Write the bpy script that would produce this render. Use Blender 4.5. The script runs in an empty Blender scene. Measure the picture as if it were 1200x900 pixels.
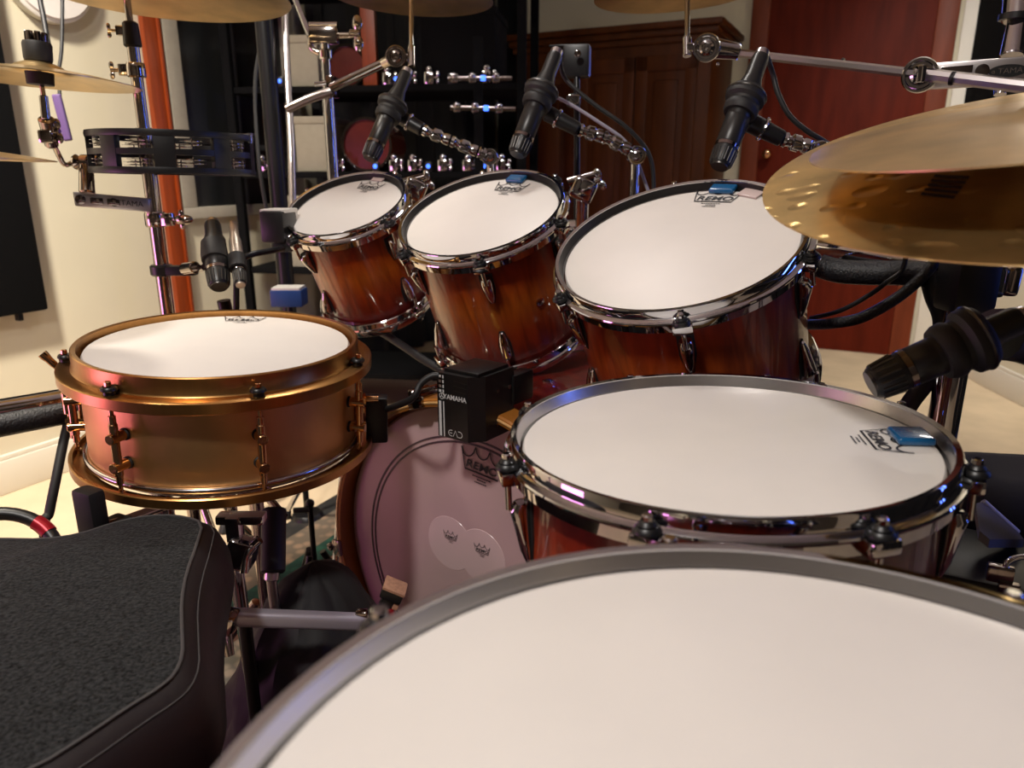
import bpy, bmesh, math, random
from mathutils import Vector, Matrix
random.seed(7)
S = bpy.context.scene
C = S.collection
PI = math.pi
def R(d): return math.radians(d)

# ------------------------------------------------------------------ camera, world, lights, exposure
H = 0.91            # eye height above the floor
PITCH = R(16.0)
FPX = 866.0
cam_d = bpy.data.cameras.new('camera'); cam = bpy.data.objects.new('camera', cam_d); C.objects.link(cam)
cam.location = (0, 0, H); cam.rotation_euler = (PI / 2 - PITCH, 0, 0)
cam_d.sensor_width = 36.0; cam_d.lens = 36.0 * FPX / 1200.0
cam_d.clip_start = 0.01
cam_d.dof.use_dof = True; cam_d.dof.focus_distance = 0.92; cam_d.dof.aperture_fstop = 6.5
S.camera = cam
S.view_settings.view_transform = 'Standard'; S.view_settings.look = 'None'
S.view_settings.gamma = 1; S.view_settings.use_curve_mapping = False
S.view_settings.exposure = 0.10
w = bpy.data.worlds.new('world'); S.world = w; w.use_nodes = True
w.node_tree.nodes['Background'].inputs[0].default_value = (0.9, 0.85, 0.8, 1)
w.node_tree.nodes['Background'].inputs[1].default_value = 0.02

def area(name, loc, target, size, power, color, sy=None, spread=None):
    d = bpy.data.lights.new(name, 'AREA'); o = bpy.data.objects.new(name, d); C.objects.link(o)
    d.energy = power; d.color = color; d.size = size
    if sy: d.shape = 'RECTANGLE'; d.size_y = sy
    else: d.shape = 'DISK'
    if spread: d.spread = R(spread)
    o.location = loc
    o.rotation_euler = (Vector(target) - Vector(loc)).to_track_quat('-Z', 'Y').to_euler()
    return o
WARM = (1.0, 0.91, 0.78); NEUT = (1.0, 0.945, 0.89)
area('ceiling_spot', (-0.62, -0.35, 2.36), (-0.1, 0.5, 0), 0.20, 27, NEUT)
area('ceiling_spot', (-1.15, 1.05, 2.36), (-1.45, 2.0, 0.4), 0.20, 27, WARM, spread=95)
area('ceiling_spot', (-0.15, 1.75, 2.36), (-0.2, 1.5, 0), 0.20, 3.5, NEUT, spread=100)
area('ceiling_spot', (1.25, 2.15, 2.36), (2.0, 2.9, 0.9), 0.20, 11, NEUT, spread=85)
area('added_uplight', (1.86, 2.95, 1.85), (1.5, 2.6, 2.42), 0.25, 5, NEUT)  # added uplight out of view, brightens the ceiling that cymbals and chrome reflect
area('blue_wash', (1.75, 0.75, 1.0), (0.3, 0.9, 0.7), 0.10, 3.2, (0.10, 0.2, 1.0), sy=0.9)
area('blue_wash', (0.95, 2.9, 1.15), (0, 1.3, 0.7), 0.10, 1.4, (0.10, 0.2, 1.0), sy=0.6)
area('pink_wash', (-1.95, 0.50, 0.45), (-0.5, 0.95, 0.6), 0.55, 7.0, (0.9, 0.28, 0.72), sy=0.7)

# ------------------------------------------------------------------ pixel ray -> real point at a chosen depth
_F = Vector((0, math.cos(PITCH), -math.sin(PITCH))); _U = Vector((0, math.sin(PITCH), math.cos(PITCH))); _X = Vector((1, 0, 0))
def ray(u, v): return _X * ((u - 600) / FPX) - _U * ((v - 450) / FPX) + _F
def P(u, v, d): return Vector((0, 0, H)) + ray(u, v) * d
def PZ(u, v, z):
    r = ray(u, v); return Vector((0, 0, H)) + r * ((z - H) / r.z)

# ------------------------------------------------------------------ materials
MATS = {}
def mat(name, col, metal=0.0, rough=0.5, coat=0.0, noise=0.0, nscale=40.0, bump=0.0, spec=0.5, stretch=None, sheen=0.0, emit=None, estr=0.0, aniso=0.0, alpha=1.0, trans=0.0):
    m = bpy.data.materials.new(name); m.use_nodes = True
    nt = m.node_tree; b = nt.nodes['Principled BSDF']
    b.inputs['Base Color'].default_value = (*col, 1); b.inputs['Metallic'].default_value = metal
    b.inputs['Roughness'].default_value = rough; b.inputs['Coat Weight'].default_value = coat
    b.inputs['Coat Roughness'].default_value = 0.04
    b.inputs['Specular IOR Level'].default_value = spec
    if sheen: b.inputs['Sheen Weight'].default_value = sheen
    if aniso: b.inputs['Anisotropic'].default_value = aniso
    if trans: b.inputs['Transmission Weight'].default_value = trans
    if alpha < 1: b.inputs['Alpha'].default_value = alpha
    if emit: b.inputs['Emission Color'].default_value = (*emit, 1); b.inputs['Emission Strength'].default_value = estr
    if noise or bump:
        tc = nt.nodes.new('ShaderNodeTexCoord'); mp = nt.nodes.new('ShaderNodeMapping')
        if stretch: mp.inputs['Scale'].default_value = stretch
        nt.links.new(tc.outputs['Object'], mp.inputs['Vector'])
        n = nt.nodes.new('ShaderNodeTexNoise'); n.inputs['Scale'].default_value = nscale; n.inputs['Detail'].default_value = 4
        nt.links.new(mp.outputs['Vector'], n.inputs['Vector'])
        if noise:
            r = nt.nodes.new('ShaderNodeValToRGB')
            r.color_ramp.elements[0].position = 0.3; r.color_ramp.elements[1].position = 0.7
            r.color_ramp.elements[0].color = (*[max(0, c * (1 - noise)) for c in col], 1)
            r.color_ramp.elements[1].color = (*[min(1, c * (1 + noise)) for c in col], 1)
            nt.links.new(n.outputs['Fac'], r.inputs['Fac']); nt.links.new(r.outputs['Color'], b.inputs['Base Color'])
        if bump:
            bp = nt.nodes.new('ShaderNodeBump'); bp.inputs['Strength'].default_value = bump; bp.inputs['Distance'].default_value = 0.002
            nt.links.new(n.outputs['Fac'], bp.inputs['Height']); nt.links.new(bp.outputs['Normal'], b.inputs['Normal'])
    MATS[name] = m
    return m
M = MATS
mat('chrome', (0.58, 0.58, 0.60), 1, 0.05)
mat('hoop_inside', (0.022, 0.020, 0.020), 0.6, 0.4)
mat('hoop_inside_bright', (0.62, 0.60, 0.59), 1, 0.3)
mat('aluminium', (0.50, 0.48, 0.56), 0.6, 0.4)
mat('satin_chrome', (0.62, 0.58, 0.58), 1, 0.28)
mat('dark_chrome', (0.30, 0.26, 0.25), 1, 0.12)
mat('smoked_chrome', (0.50, 0.45, 0.41), 1, 0.10)
mat('black_plastic', (0.007, 0.007, 0.0075), 0, 0.38)
mat('black_rubber', (0.012, 0.011, 0.011), 0, 0.6)
mat('mic_body', (0.020, 0.019, 0.018), 0.2, 0.36)
mat('mic_grey', (0.09, 0.085, 0.08), 0.9, 0.35)
mat('mic_silver', (0.50, 0.43, 0.36), 0.8, 0.38)
mat('black_metal', (0.008, 0.008, 0.009), 0.3, 0.35)
mat('black_cable', (0.010, 0.010, 0.011), 0, 0.5)
mat('braided_sleeve', (0.014, 0.014, 0.016), 0, 0.45, noise=0.8, nscale=300, bump=0.8)
mat('grey_cable', (0.33, 0.31, 0.36), 0, 0.4)
mat('black_cloth', (0.010, 0.009, 0.010), 0, 0.75, bump=0.3, nscale=25)
mat('head_coat', (0.78, 0.735, 0.685), 0, 0.42, noise=0.03, nscale=9, spec=0.35, bump=0.06)
mat('head_grey', (0.54, 0.375, 0.375), 0, 0.30, noise=0.05, nscale=4)
mat('bass_ring', (0.05, 0.03, 0.035), 0, 0.4)
mat('patch_clear', (0.66, 0.49, 0.49), 0, 0.2)
mat('logo_ink', (0.02, 0.02, 0.025), 0, 0.5)
mat('white_ink', (0.62, 0.62, 0.62), 0, 0.5)
mat('gel_blue', (0.005, 0.10, 0.26), 0, 0.25, coat=0.5)
mat('gel_clear', (0.62, 0.50, 0.47), 0, 0.2)
mat('bronze', (0.48, 0.25, 0.085), 1, 0.30, aniso=0.0, noise=0.05, nscale=160, stretch=(1, 1, 0.05))
mat('bronze_shell', (0.74, 0.44, 0.18), 1, 0.47, noise=0.05, nscale=30)
mat('bronze_bright', (0.66, 0.38, 0.19), 1, 0.14)
mat('nickel_edge', (0.62, 0.60, 0.62), 1, 0.15)
mat('maple', (0.62, 0.36, 0.14), 0, 0.35, coat=0.4, noise=0.2, nscale=20, stretch=(1, 1, 8))
mat('hoop_wood', (0.38, 0.14, 0.022), 0, 0.28, coat=0.5, noise=0.15, nscale=14)
mat('felt', (0.42, 0.22, 0.13), 0, 0.9, noise=0.2, nscale=200)
mat('red_part', (0.35, 0.01, 0.02), 0.4, 0.3)
mat('wall_paint', (0.62, 0.565, 0.42), 0, 0.85, noise=0.03, nscale=3)
mat('ceiling_paint', (0.78, 0.75, 0.70), 0, 0.9, noise=0.02, nscale=3)
mat('reflection_dark', (0.10, 0.085, 0.065), 0, 0.85, noise=0.03, nscale=3)  # unseen back wall, tone darkened so the chrome hoops reflect dark
mat('trim_paint', (0.72, 0.68, 0.58), 0, 0.5, noise=0.02, nscale=3)
mat('carpet', (0.58, 0.46, 0.30), 0, 0.95, noise=0.10, nscale=6, bump=0.5)
mat('orange_wood', (0.23, 0.034, 0.003), 0, 0.4, noise=0.22, nscale=10, stretch=(6, 6, 0.6))
mat('mahogany', (0.105, 0.013, 0.005), 0, 0.5, spec=0.1, noise=0.22, nscale=7, stretch=(3, 3, 0.5))
mat('mahogany_trim', (0.17, 0.036, 0.013), 0, 0.45, spec=0.2, noise=0.22, nscale=7, stretch=(3, 3, 0.5))
mat('cabinet_wood', (0.085, 0.024, 0.005), 0, 0.45, spec=0.15, noise=0.25, nscale=6, stretch=(4, 4, 0.5))
mat('panel_black', (0.004, 0.004, 0.0045), 0, 0.9, spec=0.1, bump=0.4, nscale=120)
mat('panel_grey', (0.035, 0.035, 0.036), 0, 0.6)
mat('curtain_black', (0.006, 0.006, 0.007), 0, 0.85, bump=0.2, nscale=60)
mat('window_dark', (0.008, 0.009, 0.010), 0, 0.35)
mat('window_frame_paint', (0.34, 0.31, 0.25), 0, 0.6, noise=0.05)
mat('seat_velour', (0.020, 0.021, 0.022), 0, 0.95, noise=0.95, nscale=300, bump=0.9, sheen=0.08, spec=0.2)
mat('seat_vinyl', (0.010, 0.005, 0.006), 0, 0.5, bump=0.15, nscale=60)
mat('thread', (0.07, 0.065, 0.065), 0, 0.7)
mat('white_plastic', (0.78, 0.75, 0.68), 0, 0.4)
mat('purple_cloth', (0.10, 0.055, 0.17), 0, 0.6)
mat('blue_box', (0.008, 0.035, 0.14), 0, 0.4)
mat('pale_top', (0.55, 0.53, 0.50), 0.2, 0.4)
mat('beige_box', (0.30, 0.27, 0.20), 0, 0.7, noise=0.05)
mat('dark_red_lacquer', (0.085, 0.010, 0.006), 0, 0.25, coat=0.5, noise=0.2, nscale=12)
mat('led_blue', (0.02, 0.05, 0.3), 0, 0.3, emit=(0.05, 0.16, 1.0), estr=3.0)
mat('grey_tray', (0.24, 0.22, 0.21), 0.4, 0.35)
mat('clear_acrylic', (0.05, 0.04, 0.045), 0, 0.08, coat=0.6)
mat('badge_gold', (0.42, 0.27, 0.05), 0.8, 0.35, noise=0.2, nscale=90)

def shell_mat(name, edge, mid, center):
    m = bpy.data.materials.new(name); m.use_nodes = True; nt = m.node_tree; b = nt.nodes['Principled BSDF']
    b.inputs['Roughness'].default_value = 0.32; b.inputs['Coat Weight'].default_value = 0.65; b.inputs['Coat Roughness'].default_value = 0.03
    tc = nt.nodes.new('ShaderNodeTexCoord')
    sep = nt.nodes.new('ShaderNodeSeparateXYZ'); nt.links.new(tc.outputs['Generated'], sep.inputs[0])
    ra = nt.nodes.new('ShaderNodeValToRGB'); e = ra.color_ramp.elements
    e[0].position = 0.08; e[0].color = (*edge, 1); e[1].position = 0.95; e[1].color = (*edge, 1)
    for p, c in ((0.3, mid), (0.55, center), (0.78, mid)):
        k = e.new(p); k.color = (*c, 1)
    nt.links.new(sep.outputs['Z'], ra.inputs['Fac'])
    mp = nt.nodes.new('ShaderNodeMapping'); mp.inputs['Scale'].default_value = (30, 30, 5)
    nt.links.new(tc.outputs['Object'], mp.inputs['Vector'])
    n = nt.nodes.new('ShaderNodeTexNoise'); n.inputs['Scale'].default_value = 1.6; n.inputs['Detail'].default_value = 6; n.inputs['Distortion'].default_value = 1.2
    nt.links.new(mp.outputs['Vector'], n.inputs['Vector'])
    r2 = nt.nodes.new('ShaderNodeValToRGB'); r2.color_ramp.elements[0].position = 0.3; r2.color_ramp.elements[1].position = 0.7
    r2.color_ramp.elements[0].color = (0.5, 0.42, 0.4, 1); r2.color_ramp.elements[1].color = (1.25, 1.3, 1.3, 1)
    nt.links.new(n.outputs['Fac'], r2.inputs['Fac'])
    mx = nt.nodes.new('ShaderNodeMix'); mx.data_type = 'RGBA'; mx.blend_type = 'MULTIPLY'; mx.inputs['Factor'].default_value = 1
    nt.links.new(ra.outputs['Color'], mx.inputs['A']); nt.links.new(r2.outputs['Color'], mx.inputs['B'])
    nt.links.new(mx.outputs['Result'], b.inputs['Base Color'])
    MATS[name] = m
shell_mat('burst_amber', (0.13, 0.006, 0.002), (0.29, 0.034, 0.003), (0.43, 0.098, 0.007))
shell_mat('burst_red', (0.15, 0.008, 0.003), (0.28, 0.032, 0.005), (0.38, 0.070, 0.008))

def cymbal_mat(name, col, rough, hammer):
    m = bpy.data.materials.new(name); m.use_nodes = True; nt = m.node_tree; b = nt.nodes['Principled BSDF']
    b.inputs['Metallic'].default_value = 1; b.inputs['Roughness'].default_value = rough
    tc = nt.nodes.new('ShaderNodeTexCoord')
    n = nt.nodes.new('ShaderNodeTexNoise'); n.inputs['Scale'].default_value = 14; n.inputs['Detail'].default_value = 5
    nt.links.new(tc.outputs['Object'], n.inputs['Vector'])
    r = nt.nodes.new('ShaderNodeValToRGB'); r.color_ramp.elements[0].position = 0.3; r.color_ramp.elements[1].position = 0.75
    r.color_ramp.elements[0].color = (*[c * 0.66 for c in col], 1); r.color_ramp.elements[1].color = (*[min(1, c * 1.15) for c in col], 1)
    nt.links.new(n.outputs['Fac'], r.inputs['Fac']); nt.links.new(r.outputs['Color'], b.inputs['Base Color'])
    # lathe grooves: rings around the bell
    ln = nt.nodes.new('ShaderNodeVectorMath'); ln.operation = 'LENGTH'; nt.links.new(tc.outputs['Object'], ln.inputs[0])
    wv = nt.nodes.new('ShaderNodeMath'); wv.operation = 'MULTIPLY'; wv.inputs[1].default_value = 2600; nt.links.new(ln.outputs['Value'], wv.inputs[0])
    sn = nt.nodes.new('ShaderNodeMath'); sn.operation = 'SINE'; nt.links.new(wv.outputs[0], sn.inputs[0])
    b1 = nt.nodes.new('ShaderNodeBump'); b1.inputs['Strength'].default_value = 0.10 if not hammer else 0.02; b1.inputs['Distance'].default_value = 0.0006
    nt.links.new(sn.outputs[0], b1.inputs['Height'])
    last = b1
    if hammer:
        vo = nt.nodes.new('ShaderNodeTexVoronoi'); vo.feature = 'SMOOTH_F1'; vo.inputs['Scale'].default_value = 34; vo.inputs['Randomness'].default_value = 1
        nt.links.new(tc.outputs['Object'], vo.inputs['Vector'])
        rr = nt.nodes.new('ShaderNodeValToRGB'); rr.color_ramp.elements[0].position = 0.0; rr.color_ramp.elements[1].position = 0.28
        nt.links.new(vo.outputs['Distance'], rr.inputs['Fac'])
        b2 = nt.nodes.new('ShaderNodeBump'); b2.inputs['Strength'].default_value = hammer; b2.inputs['Distance'].default_value = 0.004
        nt.links.new(rr.outputs['Color'], b2.inputs['Height']); nt.links.new(b1.outputs['Normal'], b2.inputs['Normal']); last = b2
    nt.links.new(last.outputs['Normal'], b.inputs['Normal'])
    MATS[name] = m
cymbal_mat('cymbal_bronze', (0.74, 0.53, 0.26), 0.30, 0)
cymbal_mat('cymbal_soft', (0.74, 0.52, 0.25), 0.36, 0)
cymbal_mat('cymbal_hammered', (0.86, 0.60, 0.25), 0.36, 0.6)

def rug_mat():
    m = bpy.data.materials.new('rug_pattern'); m.use_nodes = True; nt = m.node_tree; b = nt.nodes['Principled BSDF']
    b.inputs['Roughness'].default_value = 0.95
    tc = nt.nodes.new('ShaderNodeTexCoord'); sep = nt.nodes.new('ShaderNodeSeparateXYZ'); nt.links.new(tc.outputs['Object'], sep.inputs[0])
    ra = nt.nodes.new('ShaderNodeValToRGB'); ra.color_ramp.interpolation = 'CONSTANT'; e = ra.color_ramp.elements
    cols = [(0.0, (0.02, 0.018, 0.016)), (0.06, (0.22, 0.16, 0.11)), (0.155, (0.012, 0.075, 0.05)), (0.22, (0.30, 0.15, 0.09)), (0.27, (0.42, 0.38, 0.28)), (0.38, (0.03, 0.022, 0.02)), (0.46, (0.22, 0.10, 0.07)), (0.54, (0.012, 0.06, 0.045)), (0.62, (0.10, 0.02, 0.02))]
    e[0].position = 0; e[0].color = (*cols[0][1], 1); e[1].position = cols[1][0]; e[1].color = (*cols[1][1], 1)
    for p, c in cols[2:]:
        k = e.new(p); k.color = (*c, 1)
    nt.links.new(sep.outputs['X'], ra.inputs['Fac'])
    vo = nt.nodes.new('ShaderNodeTexVoronoi'); vo.inputs['Scale'].default_value = 34; nt.links.new(tc.outputs['Object'], vo.inputs['Vector'])
    r2 = nt.nodes.new('ShaderNodeValToRGB'); r2.color_ramp.elements[0].position = 0.25; r2.color_ramp.elements[1].position = 0.55
    r2.color_ramp.elements[0].color = (1.2, 1.1, 1.0, 1); r2.color_ramp.elements[1].color = (0.45, 0.5, 0.5, 1)
    nt.links.new(vo.outputs['Distance'], r2.inputs['Fac'])
    mx = nt.nodes.new('ShaderNodeMix'); mx.data_type = 'RGBA'; mx.blend_type = 'MULTIPLY'; mx.inputs['Factor'].default_value = 0.8
    nt.links.new(ra.outputs['Color'], mx.inputs['A']); nt.links.new(r2.outputs['Color'], mx.inputs['B'])
    nt.links.new(mx.outputs['Result'], b.inputs['Base Color'])
    MATS['rug_pattern'] = m
rug_mat()

# ------------------------------------------------------------------ mesh builder
def frame(axis, hint=None):
    z = Vector(axis).normalized()
    h = Vector(hint) if hint is not None else (Vector((0, 0, 1)) if abs(z.z) < 0.95 else Vector((0, 1, 0)))
    x = h - z * h.dot(z)
    if x.length < 1e-5: x = Vector((1, 0, 0)) - z * z.x
    x.normalize(); y = z.cross(x)
    return Matrix((x, y, z)).transposed()
WM = {}      # object name -> world matrix (kept here so no depsgraph update is needed)
class B:
    def __init__(s): s.bm = bmesh.new()
    def ring(s, c, ax, r, n, rx=None):
        f = frame(ax) if not isinstance(ax, Matrix) else ax
        return [s.bm.verts.new(Vector(c) + f @ Vector((r * math.cos(2 * PI * i / n), (rx or r) * math.sin(2 * PI * i / n), 0))) for i in range(n)]
    def skin(s, rings, cap0=True, cap1=True, close=False):
        n = len(rings[0]); m = len(rings)
        for j in range(m if close else m - 1):
            a, b = rings[j], rings[(j + 1) % m]
            for i in range(n):
                s.bm.faces.new((a[i], a[(i + 1) % n], b[(i + 1) % n], b[i]))
        if not close:
            if cap0: s.bm.faces.new(rings[0][::-1])
            if cap1: s.bm.faces.new(rings[-1])
        return s
    def cyl(s, p0, p1, r0, r1=None, n=16, bev=0.0):
        p0, p1 = Vector(p0), Vector(p1); r1 = r0 if r1 is None else r1; f = frame(p1 - p0); d = (p1 - p0).normalized()
        L = (p1 - p0).length; bev = min(bev, L * .4, r0 * .6 + 1e-9, r1 * .6 + 1e-9)
        prof = [(0, r0), (L, r1)] if bev <= 1e-7 else [(0, r0 - bev), (bev, r0), (L - bev, r1), (L, r1 - bev)]
        return s.skin([s.ring(p0 + d * h, f, r, n) for h, r in prof])
    def lathe(s, p0, axis, prof, n=24, close=False, caps=True):
        """prof: (r, h) pairs along axis from p0"""
        f = frame(axis); d = Vector(axis).normalized()
        return s.skin([s.ring(Vector(p0) + d * h, f, max(r, 1e-5), n) for r, h in prof], caps, caps, close)
    def tube(s, pts, r, n=10, smooth=0, radii=None):
        pts = [Vector(p) for p in pts]
        if smooth and len(pts) > 2:
            out = []
            for i in range(len(pts) - 1):
                a = pts[max(i - 1, 0)]; b = pts[i]; c = pts[i + 1]; d = pts[min(i + 2, len(pts) - 1)]
                for k in range(smooth):
                    t = k / smooth
                    out.append(0.5 * ((2 * b) + (c - a) * t + (2 * a - 5 * b + 4 * c - d) * t * t + (3 * b - a - 3 * c + d) * t ** 3))
            out.append(pts[-1]); pts = out
        rings = []; hint = None
        for i, p in enumerate(pts):
            t = (pts[min(i + 1, len(pts) - 1)] - pts[max(i - 1, 0)]).normalized()
            f = frame(t, hint); hint = f.col[0]
            rr = r if radii is None else radii[min(int(i * len(radii) / len(pts)), len(radii) - 1)]
            rings.append(s.ring(p, f, rr, n))
        return s.skin(rings)
    def torus(s, c, ax, r, t, n=48, k=8, a0=0, a1=2 * PI):
        f = frame(ax); full = abs(a1 - a0 - 2 * PI) < 1e-6; rings = []
        m = n if full else n + 1
        for i in range(m):
            a = a0 + (a1 - a0) * i / n; d = f @ Vector((math.cos(a), math.sin(a), 0)); z = f.col[2]
            rings.append([s.bm.verts.new(Vector(c) + d * (r + t * math.cos(2 * PI * j / k)) + z * t * math.sin(2 * PI * j / k)) for j in range(k)])
        return s.skin(rings, close=full)
    def box(s, c, size, rot=None, bev=0.0, seg=2):
        b2 = bmesh.new(); bmesh.ops.create_cube(b2, size=1)
        for v in b2.verts: v.co = Vector((v.co.x * size[0], v.co.y * size[1], v.co.z * size[2]))
        if bev: bmesh.ops.bevel(b2, geom=b2.edges[:], offset=bev, segments=seg, affect='EDGES', profile=0.6)
        mt = Matrix.Translation(Vector(c)) @ (rot.to_4x4() if rot is not None else Matrix())
        s.add(b2, mt); return s
    def add(s, b2, mt):
        vm = {v: s.bm.verts.new(mt @ v.co) for v in b2.verts}
        for f in b2.faces:
            try: s.bm.faces.new([vm[v] for v in f.verts])
            except ValueError: pass
        b2.free()
    def ball(s, c, r, n=12, sc=(1, 1, 1), rot=None):
        b2 = bmesh.new(); bmesh.ops.create_uvsphere(b2, u_segments=n, v_segments=max(6, n * 2 // 3), radius=r)
        mt = Matrix.Translation(Vector(c)) @ (rot.to_4x4() if rot is not None else Matrix()) @ Matrix.Diagonal((*sc, 1))
        s.add(b2, mt); return s
    def prism(s, pts, h0, h1, mt=None, bev=0):
        """extrude a 2-D outline between two heights"""
        mt = mt or Matrix()
        a = [s.bm.verts.new(mt @ Vector((p[0], p[1], h0))) for p in pts]; b = [s.bm.verts.new(mt @ Vector((p[0], p[1], h1))) for p in pts]
        s.bm.faces.new(a[::-1]); s.bm.faces.new(b)
        for i in range(len(pts)): s.bm.faces.new((a[i], a[(i + 1) % len(pts)], b[(i + 1) % len(pts)], b[i]))
        return s
    def wing(s, p, axis, size=0.02, along=None):
        """wing nut: hub plus two wings"""
        ax = Vector(axis).normalized(); f = frame(ax, along)
        s.cyl(p, Vector(p) + ax * size * .7, size * .28, size * .24, 12, size * .05)
        for k in (-1, 1):
            s.ball(Vector(p) + ax * size * .55 + f.col[0] * k * size * .62, size * .5, 10, (1.05, .34, .72), f)
        return s
    def build(s, name, m, parent=None, local=False, flat=False):
        me = bpy.data.meshes.new(name); bmesh.ops.recalc_face_normals(s.bm, faces=s.bm.faces); 
        s.bm.to_mesh(me); s.bm.free()
        o = bpy.data.objects.new(name, me); C.objects.link(o)
        me.materials.append(M[m] if isinstance(m, str) else m)
        if not flat:
            for p in me.polygons: p.use_smooth = True
            try: me.set_sharp_from_angle(angle=R(38))
            except Exception: pass
        if parent is not None:
            o.parent = parent
            mw = WM[parent.name]
            if not local: me.transform(mw.inverted())
            WM[o.name] = mw
        elif not local:
            xs = [v.co for v in me.vertices]
            lo = Vector([min(v[i] for v in xs) for i in range(3)]); hi = Vector([max(v[i] for v in xs) for i in range(3)])
            p = Vector(((lo.x + hi.x) / 2, (lo.y + hi.y) / 2, lo.z))
            me.transform(Matrix.Translation(-p)); o.location = p; WM[o.name] = Matrix.Translation(p)
        else: WM[o.name] = Matrix()
        return o
def tag(o, label, cat, group=None):
    o['label'] = label; o['category'] = cat
    if group: o['group'] = group
    return o
def thing(name, label, cat, loc, rot=None, group=None):
    o = bpy.data.objects.new(name, None); C.objects.link(o); o.empty_display_size = 0.05
    mw = Matrix.Translation(Vector(loc)) @ (rot.to_4x4() if rot is not None else Matrix())
    o.matrix_world = mw; WM[o.name] = mw
    return tag(o, label, cat, group)
def struct(o): o['kind'] = 'structure'; return o
def text_mesh(txt, size, mt, b, bold=0.0, depth=0.0, sx=1.0, shear=0.0, align='CENTER'):
    cu = bpy.data.curves.new('lettering', 'FONT'); cu.body = txt; cu.size = size; cu.align_x = align; cu.align_y = 'CENTER'; cu.extrude = depth; cu.shear = shear
    cu.resolution_u = 3; cu.offset = bold
    o = bpy.data.objects.new('lettering', cu); C.objects.link(o)
    dg = bpy.context.evaluated_depsgraph_get(); me = bpy.data.meshes.new_from_object(o.evaluated_get(dg))
    b2 = bmesh.new(); b2.from_mesh(me); b.add(b2, mt @ Matrix.Diagonal((sx, 1, 1, 1)))
    bpy.data.objects.remove(o); bpy.data.curves.remove(cu); bpy.data.meshes.remove(me)
def strip(b, pts, wd, mt, z=0.0, closed=False):
    n = len(pts); L = []
    for i in range(n):
        p = Vector(pts[i]); a = Vector(pts[(i - 1) % n] if closed or i else pts[i]); c = Vector(pts[(i + 1) % n] if closed or i < n - 1 else pts[i])
        t = (c - a).normalized(); nn = Vector((-t.y, t.x)) * wd / 2
        L.append((b.bm.verts.new(mt @ Vector((p.x + nn.x, p.y + nn.y, z))), b.bm.verts.new(mt @ Vector((p.x - nn.x, p.y - nn.y, z)))))
    for i in range(n if closed else n - 1):
        a, c = L[i], L[(i + 1) % n]; b.bm.faces.new((a[0], a[1], c[1], c[0]))
def crown_logo(w_, mt):
    """crown outline with the head maker's word inside; w_ = width of the crown box"""
    b = B(); k = w_
    sp = [(-0.60, 0.36), (-0.20, 0.44), (0.20, 0.44), (0.60, 0.36)]
    top = []
    for i in range(3):
        x0, y0 = sp[i]; x1, y1 = sp[i + 1]
        for j in range(9):
            t = j / 8; y = y0 + (y1 - y0) * t - 0.24 * (1 - (2 * t - 1) ** 2) ** 0.6
            top.append(((x0 + (x1 - x0) * t) * k, y * k))
    pts = [(-0.46 * k, -0.17 * k)] + top + [(0.46 * k, -0.17 * k)]
    strip(b, pts, 0.034 * k, mt, closed=True)
    strip(b, [(-0.46 * k, -0.165 * k), (0.46 * k, -0.165 * k)], 0.04 * k, mt)
    text_mesh('REMO', 0.27 * k, mt @ Matrix.Translation((0, -0.015 * k, 0)), b, 0.006 * k, sx=1.25, shear=0.12)
    for y, a in ((-0.26, 0.24), (-0.33, 0.11), (-0.40, 0.17)):
        x = -a
        while x < a:
            l = random.uniform(0.03, 0.06); strip(b, [(x * k, y * k), ((x + l) * k, y * k)], 0.03 * k, mt); x += l + 0.012
    return b

# ------------------------------------------------------------------ the room
E1 = Vector((0.8957, -0.4446, 0)).normalized(); E2 = Vector((0.4446, 0.8957, 0)).normalized()
LW = Vector((-1.5, 2.0, 0)); FW = Vector((1.62, 3.90, 0))       # points on the left and far wall base lines
def left(s, z=0.0, off=0.0): return LW + E2 * s + E1 * off + Vector((0, 0, z))
def far(t, z=0.0, off=0.0): return FW + E1 * t - E2 * off + Vector((0, 0, z))
RL = Matrix((E2, -E1, Vector((0, 0, 1)))).transposed()          # local x runs along the left wall
RF = Matrix((E1, E2, Vector((0, 0, 1)))).transposed()
den = E1.x * E2.y - E1.y * E2.x
dv = LW - FW
t_corner = (dv.x * E2.y - dv.y * E2.x) / den                    # far-wall parameter of the left/far corner
s_corner = ((FW + E1 * t_corner) - LW).dot(E2)
CR = far(0.575)                                                # corner of far wall and right wall
RD = Vector((-0.075, -1.0, 0)).normalized(); RN = Vector((-1.0, 0.075, 0)).normalized()
def right(s, z=0.0, off=0.0): return CR + RD * s + RN * off + Vector((0, 0, z))
RR = Matrix((-RD, RN, Vector((0, 0, 1)))).transposed()
HC = 2.42
def wallbox(name, a, b, nrm, m='wall_paint', th=0.1):
    a = Vector(a); b = Vector(b); x = (b - a).normalized(); rot = Matrix((x, nrm, Vector((0, 0, 1)))).transposed()
    q = B(); q.box((a + b) / 2 - nrm * th / 2 + Vector((0, 0, HC / 2)), ((b - a).length, th, HC), rot)
    return struct(q.build(name, m, flat=True))
corner = LW + E2 * s_corner
back_l = left(-3.6); back_r = right(5.2)
wallbox('wall_left', back_l, corner, E1)
wallbox('wall_far', corner, CR, -E2)
wallbox('wall_right', CR, back_r, RN)
bn = (back_r - back_l).normalized(); bn = Vector((-bn.y, bn.x, 0))
wallbox('wall_back', back_l, back_r, bn, 'reflection_dark')
q = B(); q.box((0.2, 1.0, -0.05), (8.4, 9.6, 0.1)); struct(q.build('floor', 'carpet', flat=True))
q = B(); q.box((0.2, 1.0, HC + 0.05), (8.4, 9.6, 0.1)); struct(q.build('ceiling', 'ceiling_paint', flat=True))
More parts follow.
